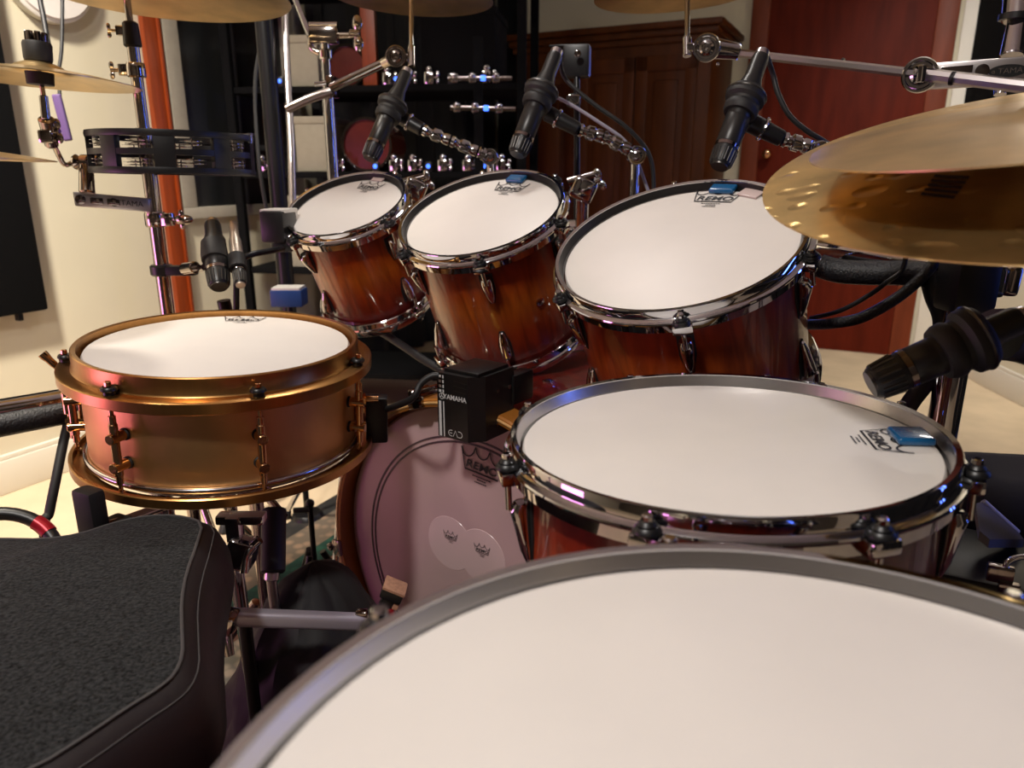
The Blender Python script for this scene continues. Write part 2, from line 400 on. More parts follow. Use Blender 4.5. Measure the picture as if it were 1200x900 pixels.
def baseboard(name, a, b, nrm):
    x = (Vector(b) - Vector(a)).normalized(); L = (Vector(b) - Vector(a)).length
    rot = Matrix((x, nrm, Vector((0, 0, 1)))).transposed(); q = B()
    q.box((Vector(a) + Vector(b)) / 2 + nrm * 0.008 + Vector((0, 0, 0.05)), (L, 0.016, 0.10), rot, 0.004)
    q.box((Vector(a) + Vector(b)) / 2 + nrm * 0.006 + Vector((0, 0, 0.108)), (L, 0.012, 0.016), rot, 0.004)
    return struct(q.build(name, 'trim_paint'))
baseboard('baseboard_left', left(-3.5), left(0.62), E1)
baseboard('baseboard_far', far(t_corner + 0.1), far(-0.40), -E2)
baseboard('baseboard_right', right(0.02), right(5.1), RN)
# orange stained casing on the left wall
q = B(); q.box(left(0.70, HC / 2, 0.012), (0.058, 0.024, HC), RL, 0.006); q.box(left(0.726, HC / 2, 0.016), (0.012, 0.032, HC), RL, 0.004)
struct(q.build('trim_1', 'orange_wood'))
# dark window to the right of it: frame, glass, two mullions
wx0, wx1, wz0 = 0.80, 1.30, 0.79
q = B()
for x, z, sx, sz in ((wx0 - .03, (wz0 + HC) / 2, .06, HC - wz0 - .0), (wx1 + .03, (wz0 + HC) / 2, .06, HC - wz0), ((wx0 + wx1) / 2, wz0 - .02, wx1 - wx0 + .12, .04)):
    q.box(left(x, z, 0.015), (sx, 0.03, sz), RL, 0.004)
wf = struct(q.build('window_1', 'window_frame_paint'))
q = B(); q.box(left((wx0 + wx1) / 2, (wz0 + HC) / 2, 0.006), (wx1 - wx0, 0.008, HC - wz0), RL); q.build('pane', 'window_dark', wf)
q = B(); q.box(left(1.04, (wz0 + HC) / 2, 0.016), (0.022, 0.02, HC - wz0), RL, 0.003); q.box(left(1.18, 1.0, 0.016), (0.24, 0.02, 0.02), RL, 0.003); q.build('mullion', 'panel_grey', wf)
# door in the far wall: slab, casing, panels
ds0, ds1 = -0.372, 0.372
q = B(); q.box(far((ds0 + ds1) / 2, 1.02, 0.012), (ds1 - ds0, 0.024, 2.04), RF, 0.003)
dr = struct(q.build('door_1', 'mahogany'))
q = B()
for x in (ds0 - .035, ds1 + .045): q.box(far(x, 1.04, 0.016), (0.09, 0.032, 2.08), RF, 0.008)
q.box(far(0, 2.09, 0.016), (ds1 - ds0 + .19, 0.032, 0.08), RF, 0.008); q.build('casing', 'mahogany_trim', dr)
q = B()
q.cyl(far(ds0 + .06, 1.0, 0.024), far(ds0 + .06, 1.0, 0.06), 0.012); q.ball(far(ds0 + .06, 1.0, 0.075), 0.027); q.build('door_knob', 'bronze_bright', dr)
q = B(); q.box(far(0.525, HC / 2, 0.012), (0.09, 0.024, HC), RF, 0.005); struct(q.build('trim_2', 'trim_paint'))

def panel(label, c, size, rot):
    q = B(); q.box(c, size, rot, 0.008)
    t = thing('acoustic_panel', label, 'acoustic panel', Vector(c) - Vector((0, 0, size[2] / 2)), rot)
    q.build('fabric_face', 'panel_black', t)
    for k in (-1, 1):
        q = B(); q.box(Vector(c) + rot @ Vector((k * size[0] * 0.38, 0, -size[2] / 2 - 0.010)), (0.014, 0.02, 0.024), rot, 0.002)
        q.build('bracket', 'black_metal', t)
panel('black acoustic panel at left edge of the photo, on the beige wall', left(-0.11, 1.22, 0.026), (0.62, 0.05, 1.40), RL)
panel('black acoustic panel on the right wall beside the red door', right(0.42, 1.60, 0.03), (0.80, 0.05, 1.20), RR)

# black curtain over the rest of the left wall and the corner
def curtain(label, a, b, nrm, z0, z1, n=90):
    q = B(); a = Vector(a); b = Vector(b); rows = []
    prof = []
    for i in range(n + 1):
        t = i / n; o = 0.05 + 0.022 * math.sin(t * 60) + 0.008 * math.sin(t * 143)
        prof.append(a + (b - a) * t + nrm * o)
    f = [q.bm.verts.new(p + Vector((0, 0, z0))) for p in prof] ; g = [q.bm.verts.new(p + Vector((0, 0, z1))) for p in prof]
    f2 = [q.bm.verts.new(p - nrm * .006 + Vector((0, 0, z0))) for p in prof]; g2 = [q.bm.verts.new(p - nrm * .006 + Vector((0, 0, z1))) for p in prof]
    for i in range(n):
        q.bm.faces.new((f[i], f[i + 1], g[i + 1], g[i])); q.bm.faces.new((f2[i + 1], f2[i], g2[i], g2[i + 1]))
        q.bm.faces.new((f[i + 1], f[i], f2[i], f2[i + 1])); q.bm.faces.new((g[i], g[i + 1], g2[i + 1], g2[i]))
    q.bm.faces.new((f[0], g[0], g2[0], f2[0])); q.bm.faces.new((f[n], f2[n], g2[n], g[n]))
    return tag(q.build('curtain', 'curtain_black'), label, 'curtain')
curtain('black curtain along the left wall, right of the dark window', left(1.42), left(s_corner - 0.06), E1, 0.01, HC - .01)
curtain('black curtain on the far wall behind the wooden cabinet', far(t_corner + 0.08), far(-1.70), -E2, 0.01, HC - .01)

curtain('added black curtain on the right wall, out of view, darkening the hoop reflections', right(1.75), right(4.6), RN, 0.01, HC - .01)  # added out of view so the floor tom hoop mirrors black instead of beige
# rug
r0 = Vector((-0.70, 1.60, 0))
q = B(); L = 2.3; Wd = 2.2
rugrot = Matrix((E1, E2, Vector((0, 0, 1)))).transposed()
q.box((Wd / 2, 0.0, 0.004), (Wd, L, 0.008), None, 0.002)
rg = q.build('rug', 'rug_pattern', local=True); rg.matrix_world = Matrix.Translation(r0) @ rugrot.to_4x4(); WM[rg.name] = rg.matrix_world.copy()
tag(rg, 'patterned green and cream rug on the floor under the drum kit', 'rug')
RUGZ = 0.008

# wooden cabinet against the far wall
cab_r = Vector((0.91, 3.665, 0)); cw, cdp, chh = 1.0, 0.515, 1.58
t = thing('cabinet', 'dark wooden two-door cabinet left of the red door', 'cabinet', cab_r - E1 * cw / 2 + E2 * cdp / 2, RF)
def cb(q, x0, x1, y0, y1, z0, z1, bev=0.004): q.box(((x0 + x1) / 2 - 0, (y0 + y1) / 2, (z0 + z1) / 2), (x1 - x0, y1 - y0, z1 - z0), None, bev)
q = B(); cb(q, -cw / 2, cw / 2, -cdp / 2 + .02, cdp / 2, 0, 1.50); q.build('carcass', 'cabinet_wood', t, local=True)
q = B()
for z0, z1, o in ((1.49, 1.52, .015), (1.52, 1.55, .03), (1.55, 1.58, .05)): cb(q, -cw / 2 - o, cw / 2 + o, -cdp / 2 - o + .02, cdp / 2, z0, z1, 0.008)
q.build('cornice', 'cabinet_wood', t, local=True)
dw = (cw - .1) / 3
for i in range(3):
    x0 = -cw / 2 + 0.05 + i * dw; x1 = x0 + dw - .01
    q = B(); st = 0.055; y = -cdp / 2
    cb(q, x0, x0 + st, y, y + .022, .1, 1.44); cb(q, x1 - st, x1, y, y + .022, .1, 1.44)
    cb(q, x0, x1, y, y + .022, 1.44 - .07, 1.44); cb(q, x0, x1, y, y + .022, .1, .17)
    d = q.build('door', 'cabinet_wood', t, local=True)
    q = B(); cb(q, x0 + st - .005, x1 - st + .005, y + .008, y + .02, .165, 1.375); cb(q, x0 + st + .03, x1 - st - .03, y + .001, y + .015, .21, 1.33, 0.01); q.build('raised_panel', 'cabinet_wood', d, local=True)
    q = B(); kx = x1 - .025 if i != 1 else x0 + .025; q.ball((kx, y - .014, .8), .012); q.build('knob', 'bronze', d, local=True)

# white round drum head hanging on the left wall
wc = left(0.375, 0.91 + 0.545, 0.02)
t = thing('wall_drum_head', 'white round drum head hung high on the left wall', 'drum head', wc - Vector((0, 0, .135)))
q = B(); q.lathe(wc - E1 * .02, E1, [(.131, 0), (.134, .004), (.134, .03), (.128, .034)], 64); q.build('rim', 'white_plastic', t)
q = B(); q.lathe(wc + E1 * .010, E1, [(.126, 0), (.122, .010), (.0, .011)], 64); q.build('film', 'head_coat', t)

# ------------------------------------------------------------------ drums
def nbasis(n):
    n = Vector(n).normalized(); x = Vector((0, 1, 0)).cross(n).normalized(); y = n.cross(x)
    return Matrix((x, y, n)).transposed()
def pol(r, a, z): return Vector((r * math.cos(R(a)), r * math.sin(R(a)), z))
def tang(a): return Matrix((Vector((-math.sin(R(a)), math.cos(R(a)), 0)), Vector((math.cos(R(a)), math.sin(R(a)), 0)) * -1, Vector((0, 0, 1)))).transposed()
def cast_hoop(q, rl, z, s):
    """die-cast hoop: lip at height z, body towards s (+1 = up side of the drum facing -z)"""
    prof = [(rl - .0055, -.001), (rl - .0012, 0), (rl, -.0016), (rl - .0002, -.0125), (rl + .0020, -.0140), (rl + .0058, -.0148), (rl + .0066, -.0164), (rl + .0060, -.0182), (rl + .0030, -.0196),
            (rl + .0026, -.0300), (rl + .0010, -.0312), (rl - .008, -.0305), (rl - .008, -.018), (rl - .0065, -.014)]
    q.lathe((0, 0, z), (0, 0, 1), [(r, h * s) for r, h in prof], 96, close=True)
def tomdrum(name, label, cat, group, center, n, rl, L, lugs, wood, logo_at, logo_w, lug_len=0.05, legs=None, vent=None, drop=.012):
    rot = nbasis(n); ctr = Vector(center) + Vector((0, 0, H)); base = ctr - rot.col[2] * L
    t = thing(name, label, cat, base, rot, group)
    rs = rl - .010                                     # shell radius
    q = B(); q.lathe((0, 0, .024), (0, 0, 1), [(rs - .007, 0), (rs, 0), (rs, L - .048), (rs - .007, L - .048)], 96, close=True)
    q.build('shell', wood, t, local=True)
    q = B(); q.lathe((0, 0, L - drop), (0, 0, 1), [(rs - .004, -.012), (rl - .0100, -.012), (rl - .0108, -.003), (rl - .0125, -.0004), (rl - .018, .0007), (0, .0012)], 96, caps=False); hd = q.build('drum_head', 'head_coat', t, local=True)
    q = B(); q.lathe((0, 0, drop), (0, 0, 1), [(rl - .007, .006), (rl - .012, 0), (0, -.001)], 64, caps=False); q.build('resonant_head', 'head_grey', t, local=True)
    q = B(); cast_hoop(q, rl, L, 1)
    ears = B()
    for a in lugs:
        q.box(pol(rl + .008, a, L - .0215), (.024, .016, .012), tang(a), .003)
    th_ = q.build('top_hoop', 'chrome', t, local=True)
    q = B(); q.lathe((0, 0, L), (0, 0, 1), [(rl - .0054, -.0022), (rl - .0060, -.0022), (rl - .0088, -drop - .0007), (rl - .0080, -drop - .0011)], 96, close=True); q.build('inner_wall', 'hoop_inside_bright' if legs else 'hoop_inside', th_, local=True)
    q = B(); cast_hoop(q, rl, 0, -1)
    for a in lugs: q.box(pol(rl + .008, a, .0215), (.024, .016, .012), tang(a), .003)
    q.build('bottom_hoop', 'chrome', t, local=True)
    for a in lugs:
        rr = rl + .0085
        for s, z in ((1, L), (-1, 0)):
            zz = lambda h: z - s * h
            q = B(); q.cyl(pol(rr, a, zz(.015)), pol(rr, a, zz(.052)), .0030, n=10); q.cyl(pol(rr, a, zz(.001)), pol(rr, a, zz(.011)), .0042, .0040, 8, .001)
            rod = q.build('tension_rod', 'chrome', t, local=True)
            q = B(); q.cyl(pol(rr, a, zz(.0155)), pol(rr, a, zz(.0095)), .0105, .0100, 10, .002); q.cyl(pol(rr, a, zz(.0095)), pol(rr, a, zz(.006)), .0072, .0062, 10, .001)
            q.build('washer', 'black_plastic', rod, local=True)
            # lug: teardrop body on the shell that tapers to a point away from the hoop
            q = B(); rings = []; f = tang(a)
            for h, wx, dp in ((.046, .006, .008), (.047, .0078, .0155), (.054, .0086, .0195), (.066, .0084, .0165), (.046 + lug_len * .75, .0066, .011), (.046 + lug_len * .97, .0035, .006), (.046 + lug_len, .001, .001)):
                rg_ = []
                for i in range(14):
                    b_ = 2 * PI * i / 14
                    rad = rs - .001 + dp * (0.5 + 0.5 * math.sin(b_))
                    rg_.append(q.bm.verts.new(f @ Vector((wx * math.cos(b_), -rad, 0)) + Vector((0, 0, zz(h)))))
                rings.append(rg_)
            q.skin(rings); lg = q.build('lug', 'chrome', t, local=True)
            q = B(); q.prism([(wx, hh) for wx, hh in ((-.0105, 0), (.0105, 0), (.0105, lug_len * .55), (.004, lug_len * 1.06), (-.004, lug_len * 1.06), (-.0105, lug_len * .55))], rs - .0008, rs + .0014,
                            Matrix(((f.col[0].x, 0, -f.col[1].x, 0), (f.col[0].y, 0, -f.col[1].y, 0), (0, -s, 0, zz(.044)), (0, 0, 0, 1))))
            q.build('gasket', 'black_rubber', lg, local=True)
    if vent:
        a, z = vent; q = B(); q.lathe(pol(rs, a, z), pol(1, a, 0), [(.0075, 0), (.0075, .002), (.0045, .003), (.003, .0015)], 20); q.build('air_vent', 'chrome', t, local=True)
    a, r_ = logo_at
    f = Matrix(((math.sin(R(a)), math.cos(R(a)), 0, r_ * math.cos(R(a))), (-math.cos(R(a)), math.sin(R(a)), 0, r_ * math.sin(R(a))), (0, 0, 1, L - drop + .0017), (0, 0, 0, 1)))
    lb = crown_logo(logo_w, f); lo = lb.build('logo', 'logo_ink', hd, local=True); lo['label'] = 'black crown mark with lettering'
    if legs:
        for a in legs:
            q = B(); rr = rs + .022; zf = -base.z; tip = pol(rr + .03, a, 0)
            f = rot.inverted()
            lo_ = f @ (Vector((0, 0, RUGZ + .02)) - base); down = f @ Vector((0, 0, -1))
            p_top = pol(rr, a, L * .62); p_bot = pol(rr, a, .0); k = (base.z + 0 - RUGZ - .03)
            end = p_bot + Vector((0, 0, -k)) + pol(.02, a, 0)
            q.tube([p_top, p_bot, p_bot + Vector((0, 0, -k * .4)), end], .0055, 10, 4)
            lg = q.build('leg', 'chrome', t, local=True)
            q = B(); q.cyl(end + Vector((0, 0, -.024)), end + Vector((0, 0, .02)), .011, .009, 12, .003); q.build('rubber_foot', 'black_rubber', lg, local=True)
            q = B(); q.box(pol(rs + .012, a, L * .45), (.032, .026, .075), tang(a), .006); q.wing(pol(rs + .025, a, L * .45), pol(1, a, 0), .02); q.build('leg_bracket', 'chrome', t, local=True)
    return t, rot, base
def gel(label, drum, L, a, r_, size, group='gel dampers on the drum heads', drop=.012):
    t, rot, base = drum
    c = base + rot @ pol(r_, a, L - drop + .0014)
    rr = rot @ Matrix.Rotation(R(a - 90), 3, 'Z')
    q = B(); q.box(c + rr.col[2] * .0035, (size[0], size[1], .007), rr, .003, 3)
    return tag(q.build('gel_damper', 'gel_blue'), label, 'drum damper', group)

TG = 'rack toms in red amber lacquer'
T1 = tomdrum('tom_drum', 'smallest rack tom, leftmost of the three, amber red shell', 'tom drum', TG, (-.300, 1.365, -.051), (-.176, -.437, .882), .1125, .224, [-47, 43, 133, -140], 'burst_amber', (58.7, .072), .046, .045)
T2 = tomdrum('tom_drum', 'middle rack tom above the bass drum with a light blue gel on its head', 'tom drum', TG, (-.052, 1.224, -.058), (-.217, -.402, .890), .138, .250, [-155, -95, -35, 25, 85, 145], 'burst_amber', (53.8, .090), .052, .050, vent=(-62, .125))
T3 = tomdrum('tom_drum', 'largest rack tom, rightmost of the three, below the hammered cymbal', 'tom drum', TG, (.215, .981, -.083), (-.275, -.358, .892), .164, .242, [-167, -105, -42, 17, 75, 135], 'burst_red', (49.4, .126), .058, .055, vent=(-80, .09))
F1 = tomdrum('floor_tom', 'smaller floor tom with a blue gel beside the crown mark', 'floor tom', 'floor toms in red lacquer', (.187, .628, -.219), (-.038, .011, .999), .189, .35, [-29, -74, -119, -166, 150, 105, 60, 16], 'burst_red', (-9.7, .134), .052, .062, legs=[-97, 28, 128])
F2 = tomdrum('floor_tom', 'largest floor tom, its big white head filling the lower right of the photo', 'floor tom', 'floor toms in red lacquer', (.109, .157, -.195), (.027, .015, 1), .214, .39, [140, 95, 50, 5, -40, -85, -130, -175], 'burst_red', (-150, .13), .07, .062, legs=[-65, 72, 160], drop=.009)
gel('pale blue gel damper on the middle rack tom head', T2, .250, 54, .117, (.034, .020))
gel('blue gel damper on the largest rack tom head', T3, .242, 48, .1475, (.037, .019))
gel('dark blue gel damper on the floor tom head, right of the crown mark', F1, .35, -8.8, .1605, (.034, .030))
def clear_gel(label, drum, L, a, r_, size):
    t, rot, base = drum; c = base + rot @ pol(r_, a, L - .012 + .0012); rr = rot @ Matrix.Rotation(R(a - 90), 3, 'Z')
    q = B(); q.box(c + rr.col[2] * .0014, (size[0], size[1], .0028), rr, .001, 2)
    return tag(q.build('gel_damper', 'gel_clear'), label, 'drum damper', 'gel dampers on the drum heads')
clear_gel('clear gel damper flat on the largest rack tom head, right of the blue one', T3, .242, 31, .149, (.032, .022))
clear_gel('brown clear gel damper at far rim of the smallest rack tom head', T1, .224, 57, .0985, (.026, .010))

# snare drum: bronze shell, cast bronze hoops with a wide flange, tube lugs
def snare():
    L = .167; rot = nbasis((.045, -.034, .998)); base = Vector((-.400, .998, -.220 + H)) - rot.col[2] * L
    t = thing('snare_drum', 'bronze snare drum with tube lugs in front of the black throne', 'snare drum', base, rot)
    rs = .1775; rl = .1825
    q = B(); q.lathe((0, 0, .022), (0, 0, 1), [(rs - .004, 0), (rs - .001, 0), (rs, .006), (rs, L - .05), (rs - .001, L - .044), (rs - .004, L - .044)], 96, close=True); q.build('shell', 'bronze_shell', t, local=True)
    hoop = [(rl - .006, -.001), (rl - .001, 0), (rl + .0005, -.0015), (rl + .001, -.021), (rl + .003, -.0235), (rl + .0175, -.0245), (rl + .0195, -.026), (rl + .0195, -.0385), (rl + .018, -.040), (rl + .014, -.040), (rl + .014, -.031), (rl - .004, -.030), (rl - .004, -.0155)]
    q = B(); q.lathe((0, 0, L), (0, 0, 1), hoop, 128, close=True); q.build('top_hoop', 'bronze', t, local=True)
    hb = [(rl - .005, 0), (rl - .001, -.0), (rl, -.006), (rl + .0175, -.0075), (rl + .0195, -.009), (rl + .0195, -.020), (rl + .018, -.0215), (rl + .014, -.0215), (rl + .013, -.014), (rl + .003, -.013), (rl - .004, -.013)]
    q = B(); q.lathe((0, 0, 0), (0, 0, 1), [(r, -h) for r, h in hb], 128, close=True); q.build('bottom_hoop', 'bronze', t, local=True)
    q = B(); q.torus((0, 0, .0225), (0, 0, 1), rs + .003, .0045, 96, 10); q.build('flesh_hoop', 'nickel_edge', t, local=True)
    q = B(); q.lathe((0, 0, L - .0080), (0, 0, 1), [(rl - .013, -.010), (rl - .0098, -.010), (rl - .0108, -.004), (rl - .013, -.0006), (rl - .018, .0007), (0, .0012)], 96, caps=False); hd = q.build('drum_head', 'head_coat', t, local=True)
    q = B(); q.lathe((0, 0, .010), (0, 0, 1), [(rl - .007, .004), (rl - .012, 0), (0, -.001)], 64, caps=False); q.build('snare_side_head', 'head_grey', t, local=True)
    lugs = [-58 + 360 / 7 * i for i in range(7)]
    for a in lugs:
        r2 = rs + .0155
        q = B(); q.cyl(pol(r2, a, .040), pol(r2, a, L - .060), .0052, n=14, bev=.001); q.cyl(pol(r2, a, .030), pol(r2, a, .041), .0042, n=12); q.cyl(pol(r2, a, L - .061), pol(r2, a, L - .050), .0042, n=12)
        lg = q.build('lug', 'bronze_bright', t, local=True)
        for z in (.052, L - .078):
            q = B(); q.cyl(pol(rs - .001, a, z), pol(rs + .024, a, z), .0066, n=16, bev=.001); q.build('lug_post', 'bronze_bright', lg, local=True)
            q = B(); q.cyl(pol(rs - .001, a, z), pol(rs + .003, a, z), .0078, n=16, bev=.0008); q.build('washer', 'black_rubber', lg, local=True)
        q = B(); q.cyl(pol(r2, a, .018), pol(r2, a, L - .03), .0026, n=10); q.cyl(pol(r2, a, L - .014), pol(r2, a, L - .0075), .0040, .0038, 8, .001); q.cyl(pol(r2, a, .012), pol(r2, a, .02), .0045, n=8)
        rod = q.build('tension_rod', 'bronze_bright', t, local=True)
        q = B(); q.cyl(pol(r2 - .001, a, L - .0245), pol(r2 - .001, a, L - .019), .0070, n=12, bev=.001); q.cyl(pol(r2 - .001, a, L - .0195), pol(r2 - .001, a, L - .0140), .0098, .0092, 10, .0015); q.build('washer', 'black_plastic', rod, local=True)
    # throw-off on the left, butt plate with a black pad on the right
    a = -166; f = tang(a); q = B()
    for z in (.058, .108): q.box(pol(rs + .013, a, z), (.034, .027, .010), f, .002)
    q.box(pol(rs + .003, a, .083), (.030, .006, .075), f, .002); q.cyl(pol(rs + .022, a, .03), pol(rs + .022, a, .145), .0055); q.cyl(pol(rs + .012, a - 3, .05), pol(rs + .012, a - 3, .12), .004)
    q.cyl(pol(rs + .020, a + 3.4, .070), pol(rs + .020, a + 3.4, .100), .008, n=14, bev=.001)
    tf = q.build('throw_off', 'bronze_bright', t, local=True)
    q = B(); q.tube([pol(rs + .018, a, .118), pol(rs + .03, a, .130), pol(rs + .046, a, .150)], .0042, 10, 4, radii=[.0035, .004, .005, .0062]); q.build('lever', 'bronze_bright', tf, local=True)
    a = 10; f = tang(a); q = B(); q.box(pol(rs + .008, a, .062), (.032, .016, .036), f, .003); q.cyl(pol(rs + .014, a - 3, .078), pol(rs + .034, a - 3, .078), .005); q.cyl(pol(rs + .014, a + 3, .064), pol(rs + .034, a + 3, .064), .005)
    bp = q.build('butt_plate', 'bronze_bright', t, local=True)
    q = B(); q.box(pol(rs + .031, a, .044), (.026, .032, .070), f, .004); q.build('pad', 'black_plastic', bp, local=True)
    q = B()
    for i in range(20):
        x = -.02 + .04 * i / 19; q.tube([rotz(a, (x, -.16, .0085)), rotz(a, (x, 0, .0075)), rotz(a, (x, .16, .0085))], .0008, 5)
    q.build('snare_wires', 'chrome', t, local=True)
    aa = 97.8; r_ = .137
    ff = Matrix(((math.sin(R(aa)), math.cos(R(aa)), 0, r_ * math.cos(R(aa))), (-math.cos(R(aa)), math.sin(R(aa)), 0, r_ * math.sin(R(aa))), (0, 0, 1, L - .0080 + .0018), (0, 0, 0, 1)))
    lo = crown_logo(.052, ff).build('logo', 'logo_ink', hd, local=True); lo['label'] = 'black crown mark with lettering'
    return t
def rotz(a, p): return Matrix.Rotation(R(a - 90), 3, 'Z') @ Vector(p)
snare()

# bass drum
BN = Vector((-.580, -.815, 0)).normalized(); BC = Vector((-.074, 1.013, -.608 + H)); BR = .29; BL = .47
bx = Vector((-BN.y, BN.x, 0)) ; bx = Vector((0, 0, 1)).cross(BN).normalized()
brot = Matrix((bx, Vector((0, 0, 1)), BN)).transposed()        # local z = towards the drummer, y = up
bt = thing('bass_drum', 'red bass drum on its side behind the floor toms, white head facing left', 'bass drum', BC - Vector((0, 0, BR)), Matrix.Identity(3))
bo = BC
def bl(x, y, z): return bo + brot @ Vector((x, y, z))
def bpol(r, a, z): return bl(r * math.cos(R(a)), r * math.sin(R(a)), z)
q = B(); q.lathe(bl(0, 0, -.04), -BN, [(.272, 0), (.279, 0), (.279, BL - .05), (.272, BL - .05)], 120, close=True); q.build('shell', 'burst_red', bt)
q = B(); q.lathe(bl(0, 0, 0), -BN, [(.2785, 0), (.281, -.001), (.2885, -.001), (.291, .002), (.291, .040), (.288, .043), (.282, .043), (.2785, .041)], 120, close=True); q.build('batter_hoop', 'hoop_wood', bt)
q = B(); q.torus(bl(0, 0, .0005), BN, .2848, .0024, 120, 8); q.build('hoop_edge', 'maple', bt)
q = B(); q.lathe(bl(0, 0, -BL + .0), BN, [(.281, 0), (.291, 0), (.291, .038), (.281, .038)], 120, close=True); q.build('resonant_hoop', 'hoop_wood', bt)
q = B(); q.lathe(bl(0, 0, -.026), BN, [(.2785, -.012), (.2765, -.004), (.272, 0), (0, .001)], 120, caps=False); bh = q.build('drum_head', 'head_grey', bt)
q = B(); q.lathe(bl(0, 0, -BL + .012), -BN, [(.2785, -.012), (.272, 0), (0, .001)], 96, caps=False); q.build('resonant_head', 'head_coat', bt)
q = B(); q.lathe(bl(0, 0, -.0255), BN, [(.2165, 0), (.2165, .0008), (.2195, .0008), (.2195, 0)], 120, close=True); q.lathe(bl(0, 0, -.0255), BN, [(.2245, 0), (.2245, .0008), (.2275, .0008), (.2275, 0)], 120, close=True)
rgp = q.build('muffle_ring', 'bass_ring', bh); rgp['label'] = 'two dark circles printed on the head'
for x, y, lg_s in ((-.048, .040, .03), (.015, .036, .032)):
    q = B(); q.lathe(bl(x, y, -.0252), BN, [(.046, 0), (.0455, .0006), (0, .0007)], 48); pt = q.build('impact_patch', 'patch_clear', bh); pt['label'] = 'round clear impact patch'
    mt = Matrix.Translation(bl(x + .002, y + .012, -.0238)) @ brot.to_4x4(); crown_logo(lg_s * .8, mt).build('patch_logo', 'logo_ink', pt)
la = 84.5; mt = Matrix.Translation(bl(.186 * math.cos(R(la)), .186 * math.sin(R(la)), -.0242)) @ (brot @ Matrix.Rotation(R(la - 90), 3, 'Z')).to_4x4()
lo = crown_logo(.066, mt).build('logo', 'logo_ink', bh); lo['label'] = 'black crown mark with lettering'
for a in (107, 141, 186, 231, 276, 321, 6, 51):
    q = B(); f = Matrix((Vector((-math.sin(R(a)), math.cos(R(a)), 0)), Vector((math.cos(R(a)), math.sin(R(a)), 0)), Vector((0, 0, 1)))).transposed(); ff = brot @ f
    q.box(bpol(.294, a, -.022), (.024, .010, .050), ff, .003); q.box(bpol(.287, a, .0035), (.030, .018, .008), ff, .003); q.cyl(bpol(.302, a, .010), bpol(.302, a, -.030), .0075, .0065, 12, .002)
    cl = q.build('claw', 'dark_chrome', bt)
    q = B(); q.cyl(bpol(.302, a, .012), bpol(.302, a, -.115), .0028, n=8); q.build('tension_rod', 'chrome', cl)
    q = B(); q.box(bpol(.290, a, -.135), (.019, .022, .058), ff, .006); q.build('lug', 'chrome', bt)
q = B(); q.ball(bl(-.02, .2795, -.10), .021, 16, (.62, .10, 1.25), brot); bd = q.build('badge', 'badge_gold', bt); bd['label'] = 'oval gold badge'
q = B(); q.lathe(bl(.02, .278, -.20), (0, 0, 1), [(.009, 0), (.009, .0025), (.005, .0035)], 20); q.build('air_vent', 'chrome', bt)
for sx in (-1, 1):
    q = B(); q.tube([bl(sx * .272, -.03, -.37), bl(sx * .33, -.14, -.43), bl(sx * .40, -BR + .012, -.50)], .008, 10); sp = q.build('spur', 'chrome', bt)
    q = B(); q.cyl(bl(sx * .40, -BR + RUGZ, -.50), bl(sx * .396, -BR + .03, -.498), .011, n=12, bev=.003); q.build('rubber_foot', 'black_rubber', sp)
    q = B(); q.box(bl(sx * .280, -.03, -.37), (.03, .07, .06), brot, .008); q.build('spur_bracket', 'chrome', bt)

# black sensor box clipped on top of the bass drum hoop
ec = bl(.030, .299, .012)
et = thing('sensor_module', 'black sensor box with white lettering clamped on the bass drum hoop', 'sensor module', ec - Vector((0, 0, .045)), brot)
q = B(); q.prism([(-.033, -.034), (.020, -.034), (.037, -.016), (.037, .050), (-.033, .050)], -.046, .046, Matrix.Translation(ec) @ Matrix(((bx.x, BN.x * -1, 0, 0), (bx.y, BN.y * -1, 0, 0), (0, 0, 1, 0), (0, 0, 0, 1)))); q.build('housing', 'black_plastic', et)
q = B(); q.box(ec + brot @ Vector((.002, .048, -.010)), (.060, .006, .070), brot, .002); q.build('lid', 'black_metal', et)
q = B(); q.box(ec + brot @ Vector((.030, .012, -.070)), (.022, .044, .050), brot, .004); q.box(ec + brot @ Vector((.010, .006, -.058)), (.05, .02, .02), brot, .003); q.build('clamp', 'black_metal', et)
for y in (-.028, .020):
    for z in (-.038, -.01):
        q = B(); q.cyl(ec + brot @ Vector((.0365, y, z)), ec + brot @ Vector((.0385, y, z)), .003, n=10); q.build('screw', 'dark_chrome', et)
fm = Matrix.Translation(ec + BN * .0346) @ brot.to_4x4()
q = B(); text_mesh('YAMAHA', .0098, fm @ Matrix.Translation((-.0015, .0135, 0)), q, .0002, sx=1.0); strip(q, [(-.0245 + .0042 * math.cos(i * PI / 8), .0135 + .0042 * math.sin(i * PI / 8)) for i in range(16)], .0009, fm, closed=True)
for k in range(3):
    an = PI / 2 + k * 2 * PI / 3; strip(q, [(-.0245, .0135), (-.0245 + .0038 * math.cos(an), .0135 + .0038 * math.sin(an))], .0010, fm)
strip(q, [(-.028, .006), (-.028, -.045)], .0044, fm); strip(q, [(-.0215, .006), (-.0215, -.045)], .0020, fm)
for k in range(4):
    y = .041 - k * .0068; strip(q, [(-.0295, y), (-.0250, y)], .0038, fm); strip(q, [(-.0228, y), (-.0205, y)], .0045, fm)
